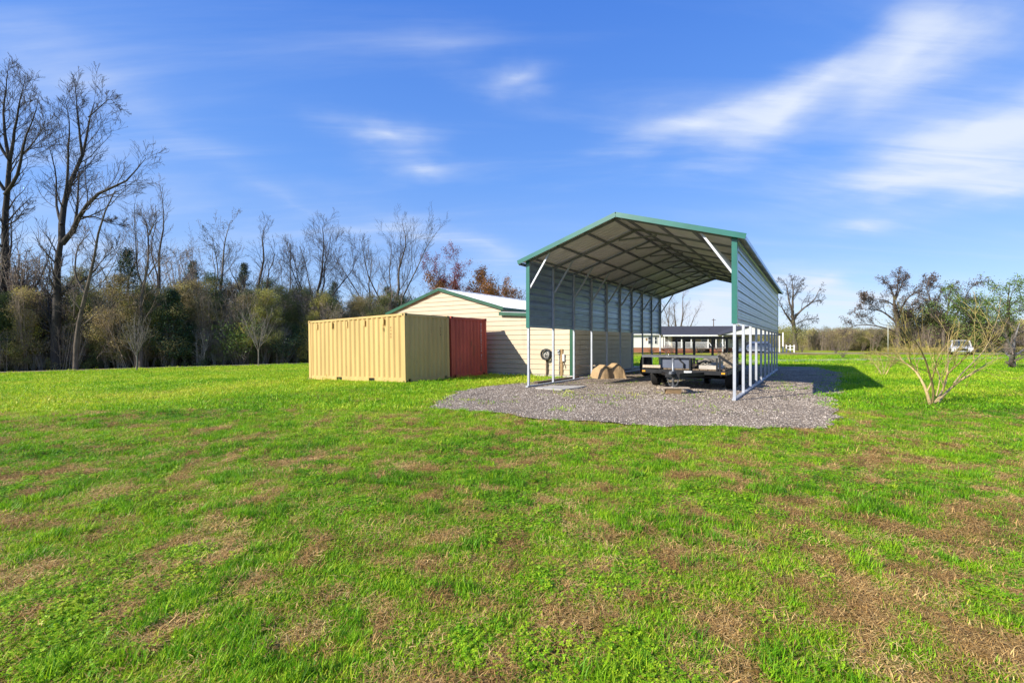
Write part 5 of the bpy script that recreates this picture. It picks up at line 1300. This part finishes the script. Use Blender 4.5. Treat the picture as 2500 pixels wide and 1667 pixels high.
for y0, y1, dens, sc, far in ((1.1, 3.2, 900, 1.0, 0), (3.2, 6.0, 620, 1.10, 0), (6.0, 10.0, 330, 1.35, 1), (10.0, 17.0, 85, 1.6, 2), (17.0, 30.0, 26, 1.9, 2), (30.0, 52.0, 6.5, 2.4, 2)):
    x, y = lawn_points(y0, y1, dens)
    g = green_amount(x, y); keep = RNG.random(len(x)) < np.clip(.07+1.0*g, 0, 1)
    gx_, gy_, gg = x[keep], y[keep], g[keep]; n = len(gx_)
    tuftn = fbm(gx_*2.2+50, gy_*2.2+3, 3); clv = fbm(gx_*1.4+90, gy_*1.4+33, 3)
    idx = RNG.integers(0, 6, n)
    tall = (tuftn > .60) & (RNG.random(n) < .4); idx[tall] = RNG.integers(6, 10, tall.sum())
    cl_ = (clv > .555) & ~tall & (RNG.random(n) < .6); idx[cl_] = RNG.integers(10, 14, cl_.sum())
    ros = RNG.random(n) < .0002; idx[ros] = 14
    if far == 2:
        ff = RNG.random(n) < .8; idx[ff] = RNG.integers(15, 18, ff.sum())
    s = sc*(.65+.6*RNG.random(n))*(.7+.45*gg)
    GP.append(np.stack([gx_, gy_, ground_z(gx_, gy_)-.002], 1)); GR.append(np.stack([RNG.normal(size=n)*.12, RNG.normal(size=n)*.12, RNG.random(n)*6.283], 1))
    sz = np.stack([s, s, s*(.85 if far < 2 else .8)], 1); GS.append(sz); GI.append(idx)
    tt_ = .36+.75*(fbm(gx_*.30+7, gy_*.30+70, 4)-.45)+.14*RNG.normal(size=n)+np.clip((gy_-5)/40, 0, .20)
    tt_ -= .13*np.clip((gx_-3)/5, 0, 1)*np.clip((gy_-4)/6, 0, 1); tt_[tall] -= .10; GT.append(np.clip(tt_, .02, 1))
    if y0 < 17:
        ks = RNG.random(len(x)) < np.clip(1.0-.93*g, .07, 1)*(1 if far < 2 else .6)
        xs_, ys_ = x[ks], y[ks]; n = len(xs_)
        SP_.append(np.stack([xs_, ys_, ground_z(xs_, ys_)-.001], 1)); SR_.append(np.stack([RNG.normal(size=n)*.08, RNG.normal(size=n)*.08, RNG.random(n)*6.283], 1))
        SS_.append(sc*(.7+.7*RNG.random(n))); SI_.append(np.where(RNG.random(n) < .08, RNG.integers(5, 7, n), RNG.integers(0, 5, n))); ST_.append(np.clip(.50+.30*(fbm(xs_*3+20, ys_*3+60, 3)-.5)*2+.20*RNG.normal(size=n), 0, 1))
cat_ = np.concatenate
scatter('grass', cat_(GP), cat_(GR), cat_(GS), cat_(GI), cat_(GT), GC, 'short green lawn grass growing in uneven patches', 'grass')
scatter('dead_grass', cat_(SP_), cat_(SR_), cat_(SS_), cat_(SI_), cat_(ST_), STC, 'brown dead grass thatch between the green patches', 'dead grass')

# gravel stones
stone_m = tint_mat('stone', [(0, (.075, .065, .058)), (.45, (.27, .22, .172)), (1, (.60, .52, .43))], .8, 0, .25, .3)
stv = []
for i in range(6):
    bm = bmesh.new(); bmesh.ops.create_icosphere(bm, subdivisions=1, radius=1)
    for v in bm.verts: v.co = Vector((v.co.x*(.8+.5*RNG.random()), v.co.y*(.7+.4*RNG.random()), v.co.z*(.45+.3*RNG.random())))
    me = bpy.data.meshes.new('stone'); bm.to_mesh(me); bm.free(); me.materials.append(stone_m); stv.append(me)
SVC = variants('gravel_stone', stv)
bb0, bb1 = pad.min(0), pad.max(0)
PX, PY = [], []
for y0, y1, dens in ((7.0, 11.5, 800), (11.5, 16, 380), (16, 24, 80)):
    n = int((bb1[0]-bb0[0])*(y1-y0)*dens); x = bb0[0]+RNG.random(n)*(bb1[0]-bb0[0]); y = y0+RNG.random(n)*(y1-y0)
    m = inpoly(x, y, pad_r) & (np.abs(x) < 1.3*y+1); PX.append(x[m]); PY.append(y[m])
# stray stones kicked into the lawn edge
e = pad_r[RNG.integers(0, len(pad_r), 5000)]+RNG.normal(size=(5000, 2))*.30; PX.append(e[:, 0]); PY.append(e[:, 1])
x = cat_(PX); y = cat_(PY); n = len(x)
inn = inpoly(x, y, pad_r)
scatter('gravel', np.stack([x, y, gz(x, y)+np.where(inn, .032, .012)], 1), np.stack([RNG.normal(size=n)*.4, RNG.normal(size=n)*.4, RNG.random(n)*6.283], 1), .0065+.011*RNG.random(n)**2.2+np.where(y > 11.5, .003, 0),
        RNG.integers(0, 6, n), np.clip(.36+.30*RNG.normal(size=n)+.35*(fbm(x*.8+4, y*.8, 3)-.5), 0, 1), SVC, 'loose grey and tan gravel spread under the carport', 'gravel')

# ------------------------------------------------------------------ the woods as a mass behind the trees
wood_leaf = tint_mat('wood_leaf', [(0, (.065, .105, .040)), (.3, (.170, .215, .070)), (.55, (.350, .315, .115)), (.78, (.480, .360, .205)), (1, (.58, .53, .11))], .65, .40, .4)
brush_m = tint_mat('brush_twig', [(0, (.13, .10, .078)), (.5, (.33, .26, .20)), (1, (.54, .47, .385))], .9, 0, .25)
wv = []
for i in range(5):
    d = nrm(RNG.normal(size=(60, 3)))*(RNG.random((60, 1))**.4); d[:, 2] *= .8
    V, F = leaf_cards(RNG, d, .115, 8, .13, .55); wv.append(np_mesh('leaf_clump', V, F, wood_leaf))
for i in range(5):
    lb = []
    for j in range(7):
        a = RNG.random()*6.28; r = .35*RNG.random(); lb.append(limb([(math.cos(a)*.1, math.sin(a)*.1, 0), (math.cos(a)*r*.6, math.sin(a)*r*.6, .5), (math.cos(a)*r, math.sin(a)*r, 1.0)], .010, .003, 6))
    P, R, Ln = stack(lb); P2, R2, L2 = grow(RNG, P, R, Ln, 8, .15, .7, .40, 4, .2, .05, .5, .0028); P3, R3, L3 = grow(RNG, P2, R2, L2, 5, .1, .8, .5, 3, .22, .03, .6, .0024)
    V, F = tubes_np([(P, R, 4), (P2, R2, 3), (P3, R3, 3)]); wv.append(np_mesh('brush', V, F, brush_m))
WC_ = variants('wood_piece', wv)
L0 = np.array((-45.5, 40.0)); LD = np.array((.893, .45)); LN = np.array((-.45, .893))
def wood_pts(n, q0, q1, w0, w1, wp=1.0):
    q = q0+(q1-q0)*RNG.random(n); w = w0+(w1-w0)*RNG.random(n)**wp; p = L0+q[:, None]*LD+w[:, None]*LN; return q, w, p
WP, WR, WS, WI, WT = [], [], [], [], []
def addw(p, z, s, idx, tint):
    n = len(p); WP.append(np.column_stack([p, z])); WR.append(np.stack([RNG.normal(size=n)*.15, RNG.normal(size=n)*.15, RNG.random(n)*6.283], 1)); WS.append(s if np.ndim(s) == 2 else np.repeat(s[:, None], 3, 1)); WI.append(idx); WT.append(np.clip(tint, 0, 1))
def htop(q): return 8.8+1.8*np.exp(-((q-2)/14)**2)-.09*np.clip(q-30, 0, 40)+2.4*(fbm(q*.16, q*0+2.2, 3)-.4)*2
# many separate crowns of different kinds and heights, with gaps between them
for i in range(215):
    q = -7+63*RNG.random(); w = .3+10*RNG.random(); c = L0+q*LD+w*LN; kind = RNG.random()
    H = float(htop(np.array([q]))[0])*(.42+.62*RNG.random())*(.82+.03*w); r = (.8+1.5*RNG.random())*(.7+H*.04)
    if kind < .30:       # bare
        m = 3; p = c+RNG.normal(size=(m, 2))*r*.4; hh = H*(.7+.4*RNG.random(m))
        addw(p, gz(p[:, 0], p[:, 1])-.05, np.column_stack([hh*.75, hh*.75, hh]), RNG.integers(5, 10, m), .15+.6*RNG.random(m)); continue
    m = int(9+H*r*2.0); t = RNG.random(m)**.8; rr_ = r*np.sqrt(np.clip(1.05-t, 0.05, 1))*(.55+.6*RNG.random(m)); an = RNG.random(m)*6.283
    p = c+np.stack([np.cos(an)*rr_, np.sin(an)*rr_], 1); z_ = H*(.22+.78*t)
    tb_ = .16 if kind < .52 else (.46 if kind < .76 else (.76 if kind < .93 else .98))
    addw(p, gz(p[:, 0], p[:, 1])+z_, .50+.55*RNG.random(m), RNG.integers(0, 5, m), tb_+.10*RNG.normal(size=m))
    hh = np.array([H*.9]); addw(c[None], gz(c[0:1], c[1:2])-.05, np.column_stack([hh*.4, hh*.4, hh]), RNG.integers(5, 10, 1), np.array([.35]))
# undergrowth along the edge
n = 750; q, w, p = wood_pts(n, -7, 56, .0, 8, 1.2); h = 2.6*RNG.random(n)**1.3*(.5+fbm(q*.3, q*0+7, 2))
addw(p, gz(p[:, 0], p[:, 1])+h+.15, .40+.45*RNG.random(n), RNG.integers(0, 5, n), .05+.9*fbm(q*.35+4, h*.5+2, 3)+.12*RNG.normal(size=n)-.1)
n = 520; q, w, p = wood_pts(n, -7, 56, .2, 8); hh = 1.1+3.4*RNG.random(n)**1.7
addw(p, gz(p[:, 0], p[:, 1])-.05, np.column_stack([hh*.8, hh*.8, hh]), RNG.integers(5, 10, n), .15+.7*RNG.random(n))
# further in
n = 700; q, w, p = wood_pts(n, -6, 56, 10, 24); h = htop(q)*.68*RNG.random(n)
addw(p, gz(p[:, 0], p[:, 1])+h+.4, 1.5+1.3*RNG.random(n), RNG.integers(0, 5, n), .20+.55*RNG.random(n))
scatter('woodland', cat_(WP), cat_(WR), cat_(WS), cat_(WI), cat_(WT), WC_, 'tangled mass of undergrowth and mixed woods along the lawn', 'woods')
# brush along the far side of the driveway
WP, WR, WS, WI, WT = [], [], [], [], []
def region_pts(n, x0, x1, y0, y1): return np.stack([x0+(x1-x0)*RNG.random(n), y0+(y1-y0)*RNG.random(n)], 1)
n = 1500; p = np.stack([58+60*RNG.random(n), 0*RNG.random(n)], 1); p[:, 1] = 78-(p[:, 0]-58)*.10+14*RNG.random(n)
hm_ = 2.6+2.0*fbm(p[:, 0]*.2, p[:, 1]*.1, 2)+np.clip((p[:, 0]-72)/10, 0, 2.0)
h = hm_*RNG.random(n); addw(p, h*.9+.2, .6+.7*RNG.random(n), RNG.integers(0, 5, n), .32+.55*fbm(p[:, 0]*.25+3, h*.5, 3)+.12*RNG.normal(size=n)+np.clip((p[:, 0]-75)/25, 0, .3))
n = 330; p = np.stack([56+64*RNG.random(n), 0*RNG.random(n)], 1); p[:, 1] = 76-(p[:, 0]-58)*.10+12*RNG.random(n); hh = 1.5+2.6*RNG.random(n)
addw(p, np.zeros(n)-.05, np.column_stack([hh, hh, hh]), RNG.integers(5, 10, n), .0+.5*RNG.random(n))
n = 260; p = np.stack([60+50*RNG.random(n), 0*RNG.random(n)], 1); p[:, 1] = 72-(p[:, 0]-58)*.10+3*RNG.random(n)
addw(p, .1+.3*RNG.random(n), .4+.35*RNG.random(n), RNG.integers(0, 5, n), .75+.25*RNG.random(n))
scatter('brush', cat_(WP), cat_(WR), cat_(WS), cat_(WI), cat_(WT), WC_, 'tangled brambles and brush along the far side of the driveway', 'brush')
WP, WR, WS, WI, WT = [], [], [], [], []
n = 2600; a = rad(-24)+rad(100)*RNG.random(n); D_ = 250+130*RNG.random(n); p = np.stack([np.sin(a)*D_, np.cos(a)*D_], 1)
hm_ = 4.5+7*fbm(a*22, a*0+.5, 3)
addw(p, hm_*RNG.random(n)**.8, 2.0+2.0*RNG.random(n), RNG.integers(0, 5, n), .30+.4*RNG.random(n))
n = 500; a = rad(29)+rad(8)*RNG.random(n); D_ = 140+40*RNG.random(n); p = np.stack([np.sin(a)*D_, np.cos(a)*D_], 1)
addw(p, (2.0+3.0*fbm(a*60, a*0+4, 2))*RNG.random(n), 1.0+1.0*RNG.random(n), RNG.integers(0, 5, n), .40+.35*RNG.random(n))
scatter('distant_woods', cat_(WP), cat_(WR), cat_(WS), cat_(WI), cat_(WT), WC_, 'low line of far woods across the fields', 'woods')
